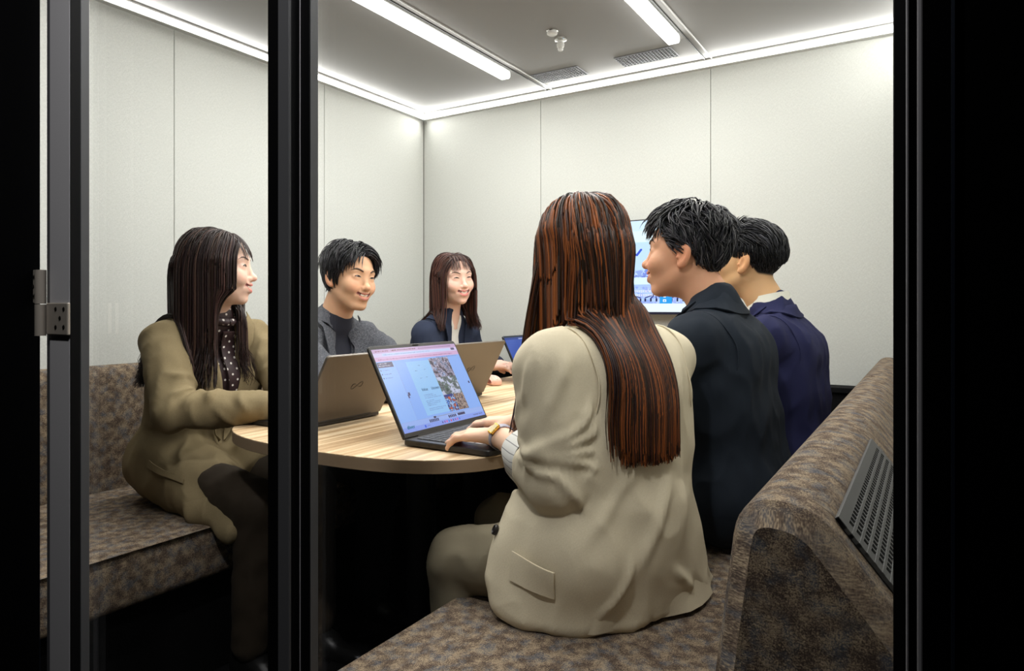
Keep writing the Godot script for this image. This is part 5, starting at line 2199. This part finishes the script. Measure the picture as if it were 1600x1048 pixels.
func trouser_job(p: Figure, cell: float, extra: Array) -> Dictionary:
	var f := trouser_field(p, 0.008)
	var bb := bounds(f, 0.03)
	var net := Net.new().run(f, bb[0], bb[1], cell)
	net.crease(extra, fold_noise(31, 8.0), 0.006)
	var mb := MB.new()
	pour(mb, net, Color.WHITE)
	var shoes := []
	for side in 2:
		var an := p.al if side == 0 else p.ar
		var s := Field.new()
		var fl := Vector3(p.fwd.x, 0, p.fwd.z).normalized()
		var heel := Vector3(an.x, 0.036, an.z) - fl * 0.035
		var toe := heel + fl * 0.20 - Vector3.UP * 0.008
		s.cap(heel, toe, 0.034, 0.026, 0.02)
		s.cap(heel + Vector3.UP * 0.035, heel + fl * 0.08 + Vector3.UP * 0.012, 0.034, 0.034, 0.03)
		var sb := bounds(s, 0.02)
		var sn := Net.new().run(s, sb[0], sb[1], 0.009)
		for k in sn.v.size():
			sn.v[k].y = maxf(sn.v[k].y, 0.002)
		sn.normals()
		var sm := MB.new()
		pour(sm, sn, Color.WHITE)
		shoes.append(sm)
	return {"mb": mb, "shoes": shoes}


# ---------------------------------------------------------------- the six people

func lin(r: int, g: int, b: int) -> Color:
	return rgb8(r, g, b).srgb_to_linear()


func legs(p: Figure, knee_y := 0.50, reach := 0.44, apart := 0.10) -> void:
	var fl := Vector3(p.fwd.x, 0, p.fwd.z).normalized()
	var b := Vector3(p.hip.x, 0, p.hip.z)
	p.kl = b + fl * reach + p.left * apart + Vector3.UP * knee_y
	p.kr = b + fl * reach - p.left * apart + Vector3.UP * knee_y
	p.al = p.kl + fl * 0.02 - Vector3.UP * (knee_y - 0.08)
	p.ar = p.kr - fl * 0.03 - Vector3.UP * (knee_y - 0.08)


func cast() -> Array:
	var out := []
	var fair := lin(233, 196, 175)
	var tanned := lin(218, 172, 138)
	# A: olive jacket, left bench
	var p := Figure.new()
	p.id = "olive"
	p.chest = at(-1.935, 0.962, 1.325)
	p.hip = at(-2.03, 0.575, 1.32)
	p.neck = at(-1.912, 1.022, 1.320)
	p.head = at(-1.862, 1.172, 1.295)
	p.sl = at(-1.93, 0.960, 1.475)
	p.sr = at(-1.935, 0.960, 1.165)
	p.el = at(-1.77, 0.775, 1.475)
	p.er = at(-1.785, 0.757, 1.105)
	p.wl = at(-1.585, 0.772, 1.43)
	p.wr = at(-1.585, 0.770, 1.27)
	p.hand_l = at(0.9, -0.05, -0.08)
	p.hand_r = at(0.9, -0.05, 0.16)
	p.skin = fair
	p.lips = lin(206, 128, 120)
	p.hair = lin(40, 27, 24)
	p.smile = 0.9
	p.eye = 0.42
	p.size = 0.99
	p.setup(Vector2(1.0, 0.02), Vector2(0.74, 0.67), 2.0, 0.0)
	legs(p)
	out.append(p)
	# B: grey jacket, left bench
	p = Figure.new()
	p.id = "grey"
	p.male = true
	p.chest = at(-1.91, 0.945, 1.79)
	p.hip = at(-2.01, 0.58, 1.79)
	p.neck = at(-1.888, 1.008, 1.800)
	p.head = at(-1.812, 1.160, 1.802)
	p.sl = at(-1.90, 0.938, 1.968)
	p.sr = at(-1.90, 0.938, 1.615)
	p.el = at(-1.74, 0.78, 2.02)
	p.er = at(-1.74, 0.78, 1.63)
	p.wl = at(-1.555, 0.772, 1.99)
	p.wr = at(-1.555, 0.772, 1.79)
	p.hand_l = at(0.9, -0.05, -0.1)
	p.hand_r = at(0.9, -0.05, 0.1)
	p.skin = tanned
	p.lips = lin(190, 122, 108)
	p.hair = lin(24, 23, 25)
	p.size = 1.01
	p.eye = 0.30
	p.setup(Vector2(1.0, 0.0), Vector2(1.0, -0.12), -3.0, -5.0)
	legs(p)
	out.append(p)
	# C: navy jacket and white blouse, left bench, far end
	p = Figure.new()
	p.id = "navy_woman"
	p.chest = at(-1.885, 0.945, 2.485)
	p.hip = at(-2.01, 0.575, 2.465)
	p.neck = at(-1.868, 1.015, 2.478)
	p.head = at(-1.82, 1.178, 2.452)
	p.sl = at(-1.875, 0.940, 2.637)
	p.sr = at(-1.885, 0.940, 2.333)
	p.el = at(-1.885, 0.765, 2.70)
	p.er = at(-1.845, 0.765, 2.34)
	p.wl = at(-1.72, 0.785, 2.655)
	p.wr = at(-1.685, 0.785, 2.525)
	p.hand_l = at(0.9, -0.05, -0.15)
	p.hand_r = at(0.9, 0.0, 0.15)
	p.skin = lin(232, 192, 172)
	p.lips = lin(214, 130, 124)
	p.hair = lin(46, 29, 26)
	p.eye = 0.12
	p.size = 0.98
	p.setup(Vector2(0.98, -0.12), Vector2(0.90, -0.42), 0.0, 4.0)
	legs(p)
	out.append(p)
	# D: beige jacket, right bench, seen from behind
	p = Figure.new()
	p.id = "beige"
	p.chest = at(-0.562, 0.952, 1.30)
	p.hip = at(-0.548, 0.58, 1.275)
	p.neck = at(-0.578, 1.015, 1.305)
	p.head = at(-0.636, 1.172, 1.312)
	p.sl = at(-0.614, 0.945, 1.148)
	p.sr = at(-0.508, 0.945, 1.452)
	p.el = at(-0.592, 0.724, 1.142)
	p.er = at(-0.690, 0.745, 1.470)
	p.wl = at(-0.812, 0.765, 1.262)
	p.wr = at(-0.865, 0.765, 1.440)
	p.hand_l = at(-0.95, -0.12, -0.02)
	p.hand_r = at(-0.95, -0.12, 0.0)
	p.skin = lin(232, 190, 162)
	p.lips = lin(205, 110, 105)
	p.hair = lin(34, 20, 14)
	p.size = 1.0
	p.setup(Vector2(-0.945, 0.326), Vector2(-0.86, 0.50), 2.0, 0.0)
	legs(p)
	p.kl = at(-0.865, 0.505, 1.185)
	p.kr = at(-0.905, 0.515, 1.420)
	p.al = at(-0.872, 0.08, 1.19)
	p.ar = at(-0.90, 0.08, 1.40)
	out.append(p)
	# E: dark jacket, right bench, middle
	p = Figure.new()
	p.id = "dark"
	p.male = true
	p.chest = at(-0.470, 0.985, 1.80)
	p.hip = at(-0.425, 0.59, 1.815)
	p.neck = at(-0.487, 1.055, 1.80)
	p.head = at(-0.556, 1.196, 1.795)
	p.sl = at(-0.487, 0.978, 1.625)
	p.sr = at(-0.475, 0.978, 1.965)
	p.el = at(-0.600, 0.765, 1.605)
	p.er = at(-0.600, 0.765, 1.975)
	p.wl = at(-0.815, 0.772, 1.68)
	p.wr = at(-0.815, 0.772, 1.90)
	p.hand_l = at(-0.9, -0.06, 0.1)
	p.hand_r = at(-0.9, -0.06, -0.1)
	p.skin = lin(200, 150, 118)
	p.lips = lin(186, 108, 100)
	p.hair = lin(26, 26, 28)
	p.size = 1.03
	p.smile = 0.55
	p.setup(Vector2(-1.0, 0.06), Vector2(-0.99, -0.10), 4.0, 0.0)
	legs(p)
	out.append(p)
	# F: navy jacket and white shirt, right bench, far end
	p = Figure.new()
	p.id = "navy_man"
	p.male = true
	p.chest = at(-0.400, 0.970, 2.27)
	p.hip = at(-0.375, 0.59, 2.28)
	p.neck = at(-0.428, 1.042, 2.265)
	p.head = at(-0.498, 1.200, 2.262)
	p.sl = at(-0.412, 0.965, 2.095)
	p.sr = at(-0.400, 0.965, 2.445)
	p.el = at(-0.560, 0.765, 2.085)
	p.er = at(-0.560, 0.765, 2.47)
	p.wl = at(-0.795, 0.772, 2.16)
	p.wr = at(-0.795, 0.772, 2.39)
	p.hand_l = at(-0.9, -0.06, 0.1)
	p.hand_r = at(-0.9, -0.06, -0.1)
	p.skin = lin(208, 166, 122)
	p.lips = lin(190, 112, 104)
	p.hair = lin(16, 16, 18)
	p.size = 1.02
	p.goatee = true
	p.smile = 0.7
	p.setup(Vector2(-1.0, 0.10), Vector2(-0.99, 0.04), 10.0, 0.0)
	legs(p)
	out.append(p)
	return out


func hair_job(p: Figure) -> Dictionary:
	var r := RandomNumberGenerator.new()
	r.seed = hash(p.id)
	match p.id:
		"olive":
			return {"mb": long_hair(p, lin(30, 20, 18), lin(76, 54, 46), 0.865, 0.865, 1700, 3, 0.014, 0.009, 0.062, 0.0024, -0.03, 0.014, 0.080, 0.050, 0.16, 0.005)}
		"navy_woman":
			return {"mb": long_hair(p, lin(44, 27, 24), lin(104, 66, 54), 0.985, 0.975, 1300, 4, 0.026, 0.004, 0.055, 0.0026, -0.02, 0.014)}
		"beige":
			var mb := long_hair(p, lin(30, 17, 12), lin(158, 88, 42), 0.792, 0.80, 2800, 5, 0.0, 0.0, 0.05, 0.0028, 0.045, 0.010, 0.070)
			# the lock that hangs forward past the near shoulder
			var fl := Hair.new()
			fl.start(p, null, 6)
			fl.mb = mb
			for k in 90:
				var x0 := r.randf_range(0.066, 0.080)
				var z0 := r.randf_range(0.020, 0.062)
				var p0 := fl.world(Vector3(x0 * 0.9, 0.055, z0 * 0.6))
				var p1 := fl.world(Vector3(x0 + 0.008, -0.01, z0 * 0.9))
				var p2 := at(-0.742 + r.randf_range(-0.020, 0.020), 0.93, 1.252 + r.randf_range(-0.02, 0.02))
				var p3 := at(-0.750 + r.randf_range(-0.018, 0.018), 0.775 + r.randf_range(-0.01, 0.03), 1.245 + r.randf_range(-0.02, 0.02))
				var pts := PackedVector3Array()
				for t in 15:
					var u := t / 14.0
					pts.append(p0.bezier_interpolate(p1, p2, p3, u))
				fl.lock(pts, 0.0024, tone_of(lin(30, 17, 12), lin(120, 66, 34), r))
			return {"mb": mb}
	var h := Hair.new()
	h.start(p, null, 9)
	var pts := scalp_points(1500, true, r)
	for q in pts:
		var top := smoothstep(0.055, 0.10, q.y)
		var front := smoothstep(0.01, 0.07, q.z)
		var back := smoothstep(0.0, -0.06, q.z)
		var side := signf(q.x)
		match p.id:
			"grey":
				# parted in the middle, falling to both sides over the temples
				var comb := Vector3(side * (0.9 + 0.4 * top), -0.55 - 0.5 * back, 0.25 * front - 0.15 * back)
				h.tuft(q, comb, 0.25 + 0.3 * top, r.randf_range(0.058, 0.085) * lerpf(0.75, 1.15, top), r.randf_range(0.006, 0.024) * lerpf(0.7, 1.0, top), 0.0021, tone_of(lin(18, 17, 19), lin(62, 60, 64), r), 0.10, 0.10)
			"dark":
				# thick and tousled, brought forward over the brow, swept back over the ears, long at the nape
				var mid := smoothstep(0.062, 0.035, absf(q.x)) * smoothstep(0.045, 0.075, q.y)
				var comb := Vector3(side * 0.30, -0.30 - 0.9 * back, 0.8 * mid * smoothstep(-0.03, 0.02, q.z) - 0.55 * (1.0 - mid))
				var len := r.randf_range(0.050, 0.078) * lerpf(0.72, 1.0, top)
				if q.y < 0.035 and q.z > -0.045:
					len *= 0.55
				h.tuft(q, comb, 0.22 + 0.45 * top, len, r.randf_range(0.004, 0.023) * lerpf(0.55, 1.0, top), 0.0022, tone_of(lin(20, 20, 22), lin(84, 82, 84), r), 0.16, 0.05)
			_:
				# combed back on top, cut close at the sides and nape
				if q.y > 0.058 and q.z > -0.075:
					h.tuft(q, Vector3(side * 0.35, -0.1 - 0.5 * back, -1.0), 0.30 + 0.75 * front, r.randf_range(0.040, 0.062), r.randf_range(0.005, 0.017) * lerpf(0.7, 1.0, top), 0.0021, tone_of(lin(14, 14, 16), lin(70, 70, 74), r), 0.08, 0.03)
				else:
					h.tuft(q, Vector3(0, -1.0, -0.35), 0.35, r.randf_range(0.008, 0.012) + 0.026 * smoothstep(0.0, 0.05, q.y), 0.002 + 0.009 * smoothstep(0.01, 0.058, q.y), 0.0013, tone_of(lin(16, 16, 18), lin(48, 48, 50), r), 0.08, 0.0)
	return {"mb": h.mb}


func coat_options(p: Figure) -> Dictionary:
	match p.id:
		"olive":
			return {"grow": 0.013, "hem": 0.45, "cell": 0.0075, "low": -0.30, "lapel": 0.058, "amp": 0.010,
				"extra": [[p.hip + p.fwd * 0.10 - p.left * 0.10, at(-1.75, 0.475, 1.15), 0.080, 0.030, 0.05], [p.hip + p.fwd * 0.02 - p.left * 0.12, at(-1.90, 0.475, 1.155), 0.080, 0.020, 0.05], [p.hip + p.fwd * 0.16 - p.left * 0.09, at(-1.63, 0.435, 1.17), 0.065, 0.030, 0.05]],
				"sheets": [["pocket_welt", [PackedVector3Array([at(-1.955, 0.580, 1.17), at(-1.87, 0.570, 1.15), at(-1.79, 0.562, 1.14)]), PackedVector3Array([at(-1.955, 0.567, 1.17), at(-1.87, 0.557, 1.15), at(-1.79, 0.549, 1.14)])], 0.010, 0.004]]}
		"grey":
			return {"grow": 0.010, "hem": 0.3, "low": -0.30, "lapel": 0.056}
		"navy_woman":
			return {"grow": 0.011, "hem": 0.3, "low": -0.26, "lapel": 0.046, "vee": 0.050}
		"dark":
			return {"grow": 0.012, "hem": 0.3, "cell": 0.008, "stand": 0.030}
		"navy_man":
			return {"grow": 0.012, "hem": 0.3, "cell": 0.008, "stand": 0.010, "ring": 0.077, "vee": 0.058}
	# beige: wide and straight, the skirt of the jacket spread on the seat
	var ex := []
	var line := [at(-0.705, 0.482, 1.100), at(-0.655, 0.472, 1.085), at(-0.585, 0.468, 1.092), at(-0.515, 0.468, 1.130), at(-0.455, 0.468, 1.20), at(-0.418, 0.470, 1.29), at(-0.400, 0.472, 1.385), at(-0.42, 0.475, 1.46)]
	var hem := []
	for k in 22:
		var t := k / 21.0 * 6.999
		hem.append(line[int(t)].lerp(line[int(t) + 1], t - int(t)))
	for k in hem.size():
		var h: Vector3 = hem[k]
		var top := p.hip.lerp(Vector3(h.x, p.hip.y, h.z), 0.42) + Vector3.UP * 0.06
		ex.append([top, h, 0.072, 0.013 + 0.004 * sin(k * 1.9), 0.03])
	# straight back and sides
	ex.append([p.c(-0.125, -0.10, -0.01), p.hip - p.left * 0.135 + Vector3.UP * 0.02, 0.068, 0.072, 0.05])
	ex.append([p.c(0.055, -0.12, -0.03), p.hip + p.left * 0.085 + Vector3.UP * 0.02, 0.058, 0.072, 0.05])
	ex.append([p.c(0.0, -0.12, -0.05), p.hip - p.fwd * 0.05 + Vector3.UP * 0.02, 0.075, 0.080, 0.05])
	# front panel hanging over the thigh
	ex.append([p.hip + p.left * 0.085 + p.fwd * 0.09 + Vector3.UP * 0.16, at(-0.712, 0.515, 1.125), 0.050, 0.028, 0.05])
	var cr := []
	# long soft folds down the back
	cr.append([p.c(-0.01, -0.22, -0.15), at(-0.46, 0.56, 1.165), 0.016, 0.008])
	cr.append([p.c(-0.08, -0.18, -0.14), at(-0.42, 0.60, 1.27), 0.018, 0.007])
	cr.append([p.c(0.075, -0.20, -0.12), at(-0.545, 0.60, 1.12), 0.016, 0.006])
	cr.append([at(-0.47, 0.60, 1.17), at(-0.52, 0.49, 1.13), 0.012, 0.008])
	cr.append([at(-0.43, 0.56, 1.25), at(-0.41, 0.49, 1.33), 0.014, 0.009])
	# gathers running from the crook of the near elbow across the sleeve
	var m := (CAM - p.el).normalized()
	var rt := Vector3(0.851, 0.0, -0.525)
	var crook := p.el + (p.wl - p.el).normalized() * 0.045 + Vector3.UP * 0.040 + m * 0.045
	for q in [[0.30, 0.050], [0.52, 0.058], [0.76, 0.060], [0.98, 0.060]]:
		cr.append([crook, p.sl.lerp(p.el, q[0]) + rt * q[1] + m * 0.035, 0.011, 0.008])
	cr.append([crook - rt * 0.01, p.el + rt * 0.03 - Vector3.UP * 0.045 + m * 0.03, 0.011, 0.008])
	cr.append([p.sl + rt * 0.02 + m * 0.05, p.sl.lerp(p.el, 0.55) - rt * 0.02 + m * 0.06, 0.016, 0.008])
	cr.append([p.sl - rt * 0.03 + m * 0.045, p.sl.lerp(p.el, 0.4) - rt * 0.045 + m * 0.03, 0.012, 0.008])
	var flap := [
		PackedVector3Array([at(-0.668, 0.585, 1.10), at(-0.625, 0.581, 1.09), at(-0.570, 0.575, 1.085)]),
		PackedVector3Array([at(-0.668, 0.536, 1.09), at(-0.625, 0.531, 1.08), at(-0.572, 0.525, 1.075)])]
	return {"grow": 0.018, "hem": 0.30, "hemline": hem, "arm": 0.010, "cell": 0.0065, "open": false, "extra": ex, "creases": cr, "amp": 0.007, "freq": 6.0, "fold": 0.6,
		"sheets": [["pocket_flap", flap, 0.005, 0.004]], "buttons": [at(-0.722, 0.603, 1.13)], "cut": [[p.el.lerp(p.wl, 0.52), p.wl.lerp(p.el, -0.4), 0.075, 0.075], [p.er.lerp(p.wr, 0.60), p.wr.lerp(p.er, -0.4), 0.075, 0.075]]}


func build_people() -> void:
	var jackets := {
		"olive": cloth("jacket_olive", rgb8(118, 104, 76), rgb8(150, 134, 102), 0.08, 101, 1.6, 0.02, 0.85),
		"grey": cloth("jacket_grey", rgb8(50, 52, 58), rgb8(112, 113, 118), 0.20, 102, 2.4, 0.04, 0.9),
		"navy_woman": cloth("jacket_navy_blue", rgb8(32, 38, 54), rgb8(54, 61, 80), 0.05, 103, 1.6, 0.02, 0.85),
		"beige": cloth("jacket_beige", rgb8(196, 184, 156), rgb8(222, 211, 186), 0.08, 104, 1.4, 0.015, 0.8),
		"dark": cloth("jacket_dark", rgb8(18, 24, 32), rgb8(34, 42, 52), 0.05, 105, 1.6, 0.02, 0.8),
		"navy_man": cloth("jacket_navy", rgb8(26, 28, 58), rgb8(46, 48, 84), 0.05, 106, 1.6, 0.02, 0.82),
	}
	var pw := 64
	var dots := Image.create(pw, pw, false, Image.FORMAT_RGB8)
	dots.fill(rgb8(50, 32, 34))
	for c in [[16, 16], [48, 48]]:
		for y in range(-7, 8):
			for x in range(-7, 8):
				if x * x + y * y < 44:
					dots.set_pixel(c[0] + x, c[1] + y, rgb8(230, 224, 216))
	var polka := mat("polka_dots", Color.WHITE, 0.55)
	triplanar(polka, ImageTexture.create_from_image(dots), Vector3.ONE / 0.034)
	var shirts := {
		"olive": polka,
		"grey": mat("shirt_navy", rgb8(24, 25, 38), 0.8),
		"navy_woman": mat("shirt_white", rgb8(226, 224, 216), 0.7),
		"beige": materials.shirt_white,
		"dark": mat("shirt_charcoal", rgb8(40, 42, 46), 0.8),
		"navy_man": mat("shirt_cream", rgb8(224, 222, 208), 0.7),
	}
	var pants := {
		"olive": mat("trousers_brown", rgb8(48, 37, 22), 0.85),
		"grey": mat("trousers_black", rgb8(22, 22, 26), 0.85),
		"navy_woman": materials.trousers_black,
		"beige": cloth("trousers_taupe", rgb8(112, 104, 86), rgb8(134, 125, 104), 0.05, 107, 1.4, 0.015, 0.85),
		"dark": materials.trousers_black,
		"navy_man": mat("trousers_navy", rgb8(20, 21, 34), 0.85),
	}
	var skin := mat("skin", Color.WHITE, 0.55, 0.0, 0.34)
	skin.vertex_color_use_as_albedo = true
	skin.subsurf_scatter_enabled = true
	skin.subsurf_scatter_strength = 0.12
	var hair := mat("hair", Color.WHITE, 0.42, 0.0, 0.4)
	hair.vertex_color_use_as_albedo = true
	var paint := mat("eye_colours", Color.WHITE, 0.22)
	paint.vertex_color_use_as_albedo = true
	var teeth := mat("teeth", rgb8(232, 224, 208), 0.3)
	var shoe := mat("shoe_leather", rgb8(20, 19, 19), 0.4)
	var dark_button := mat("button_dark", rgb8(28, 25, 24), 0.35)
	var labels := {
		"olive": "seated person in an olive jacket over a polka dot blouse, long dark hair",
		"grey": "seated person in a grey jacket and navy crew neck, laughing",
		"navy_woman": "seated person in a navy jacket and white blouse with shoulder length brown hair",
		"beige": "seated person in a beige jacket with very long copper brown hair, typing",
		"dark": "seated person in a very dark jacket with tousled black hair, in profile",
		"navy_man": "seated person in a navy blue jacket and white shirt with a goatee",
	}
	var people := cast()
	var threads := {}
	for p: Figure in people:
		var t := {}
		for job in [["body", body_job.bind(p)], ["face", face_job.bind(p)], ["coat", coat_job.bind(p, coat_options(p))], ["shirt", shirt_job.bind(p, 0.004, 0.06 if p.id in ["navy_woman", "navy_man"] else 0.0)], ["trousers", trouser_job.bind(p, 0.009 if p.id == "beige" else 0.014, [])], ["hair", hair_job.bind(p)]]:
			var th := Thread.new()
			th.start(job[1])
			t[job[0]] = th
		threads[p.id] = t
	for p: Figure in people:
		var got := {}
		for k in threads[p.id]:
			got[k] = threads[p.id][k].wait_to_finish()
		var base := Vector3(p.hip.x, 0, p.hip.z)
		var o := thing("person", labels[p.id], "person", base, "people round the table")
		var body := obj("body", got.body.mb.mesh(), skin, o, -base)
		for k in ["eye", "eyebrow", "teeth"]:
			for mb: MB in got.face[k]:
				obj(k, mb.mesh(), teeth if k == "teeth" else (paint if k == "eye" else hair), body)
		obj("hair", got.hair.mb.mesh(), hair, o, -base)
		var shirt := obj("shirt", got.shirt.mb.mesh(), shirts[p.id], o, -base)
		var coat := obj("jacket", got.coat.jacket.mesh(), jackets[p.id], o, -base)
		for s in got.coat.sub:
			obj(s[0], s[1].mesh(), dark_button if s[0] == "button" else jackets[p.id], coat)
		obj("trousers", got.trousers.mb.mesh(), pants[p.id], o, -base)
		for sh: MB in got.trousers.shoes:
			obj("shoe", sh.mesh(), shoe, o, -base)
		dress(p, o, shirt, got, base)


func dress(p: Figure, o: Node3D, shirt: Node, got: Dictionary, base: Vector3) -> void:
	if p.id == "navy_man":
		var f: Field = got.shirt.field
		var low := PackedVector3Array()
		var high := PackedVector3Array()
		for k in 25:
			var t := TAU * (k / 24.0) * 0.94 + 0.19
			var dir := p.left * sin(t) + p.fwd * cos(t)
			var cen := p.neck - p.up * (0.004 + 0.010 * cos(t)) + p.fwd * 0.004
			low.append(cen + dir * 0.0690 - p.up * 0.006)
			high.append(cen + dir * 0.0605 + p.up * 0.050)
		var sm := MB.new()
		sheet(sm, [low, high], null, 0.0, 0.004, 3)
		obj("shirt_collar", sm.mesh(), materials.shirt_cream, shirt)
	elif p.id == "navy_woman":
		var f: Field = got.shirt.field
		obj("shirt_collar", collar(p, f, 0.050, 0.028, 0.072, 118.0, 0.014, 0.003).mesh(), materials.shirt_white, shirt)
	elif p.id == "olive":
		var f: Field = got.shirt.field
		var mb := MB.new()
		sheet(mb, [PackedVector3Array([p.c(0.026, 0.03, 0.09), p.c(0.030, -0.06, 0.12), p.c(0.040, -0.15, 0.13), p.c(0.044, -0.25, 0.13)]), PackedVector3Array([p.c(-0.022, 0.03, 0.09), p.c(-0.012, -0.06, 0.12), p.c(0.000, -0.15, 0.13), p.c(-0.004, -0.25, 0.13)])], f, 0.012, 0.006, 4)
		obj("bow_tail", mb.mesh(), materials.polka_dots, shirt)
		mb = MB.new()
		var ring := PackedVector3Array()
		var rr := PackedFloat32Array()
		for k in 25:
			var t := TAU * k / 24.0
			ring.append(p.neck + p.up * (0.012 - 0.016 * cos(t)) + p.left * sin(t) * 0.056 + p.fwd * (cos(t) * 0.056 + 0.006))
			rr.append(0.013)
		mb.tube(ring, rr, 8, false, 1.0)
		obj("bow_band", mb.mesh(), materials.polka_dots, shirt)
	elif p.id == "beige":
		# striped lining turned back at the cuff
		var lining := mat("lining_white", Color.WHITE, 0.8)
		lining.vertex_color_use_as_albedo = true
		for side in 2:
			var e := p.el if side == 0 else p.er
			var w := p.wl if side == 0 else p.wr
			var ax := (w - e).normalized()
			var s := ax.cross(Vector3.UP).normalized()
			var u := s.cross(ax)
			var mb := MB.new()
			var t0 := 0.40 if side == 0 else 0.48
			var prof := [[-0.004, 0.052], [0.006, 0.0575], [0.030, 0.0555], [0.046, 0.053], [0.0475, 0.049], [0.040, 0.046], [0.0, 0.044]]
			var n := 240
			for k in prof.size():
				for q in n:
					var a := TAU * q / n
					var d := s * cos(a) + u * sin(a)
					var wob := 1.0 + 0.05 * sin(a * 3.0 + 0.7) + 0.03 * sin(a * 5.0)
					mb.col = lin(92, 92, 98) if q % 12 == 0 else lin(226, 224, 218)
					mb.vert(e.lerp(w, t0) + ax * prof[k][0] + d * prof[k][1] * wob, (d + ax * (0.3 if k > 3 else 0.0)).normalized())
			for k in prof.size() - 1:
				for q in n:
					var a := k * n + q
					var b := k * n + (q + 1) % n
					mb.i.append_array(PackedInt32Array([a, b, a + n, b, b + n, a + n]))
			obj("cuff", mb.mesh(), lining, o, -base)
		watch(p, o, base)


func watch(p: Figure, o: Node3D, base: Vector3) -> void:
	var gold := mat("gold", rgb8(212, 168, 78), 0.25, 1.0)
	var strap := mat("watch_strap", rgb8(150, 146, 158), 0.45)
	var dial := mat("watch_dial", rgb8(214, 196, 150), 0.3)
	var ax := (p.wl - p.el).normalized()
	var c := p.wl - ax * 0.012
	var s := ax.cross(Vector3.UP).normalized()
	var u := s.cross(ax)
	var w := Node3D.new()
	w.name = "wristwatch"
	w.position = -base
	o.add_child(w)
	var mb := MB.new()
	var r := 0.0275
	for k in 33:
		var a := TAU * k / 32.0
		var d := s * cos(a) * 1.08 + u * sin(a) * 0.98
		for q in [[-0.0065, 0.0], [-0.0060, 0.0022], [0.0060, 0.0022], [0.0065, 0.0]]:
			mb.vert(c + ax * q[0] + d * (r + q[1]), d)
	for k in 32:
		for q in 3:
			var a := k * 4 + q
			mb.i.append_array(PackedInt32Array([a, a + 4, a + 1, a + 1, a + 4, a + 5]))
	obj("strap", mb.mesh(), strap, w)
	# case turned to the outer side of the wrist
	var side := at(0.35, 0.45, -0.82)
	var dirn := (side - ax * side.dot(ax)).normalized()
	var tang := ax.cross(dirn).normalized()
	mb = MB.new()
	mb.box(Vector3(-0.0095, -0.0135, 0.0), Vector3(0.0095, 0.0135, 0.0065), 0.002)
	var cs := obj("case", mb.mesh(), gold, w)
	cs.transform = Transform3D(Basis(ax, dirn.cross(ax).normalized(), dirn), c + dirn * (r - 0.0005))
	obj("dial", box_at(Vector3(-0.0065, -0.0100, 0.0064), Vector3(0.0065, 0.0100, 0.0068)), dial, cs)
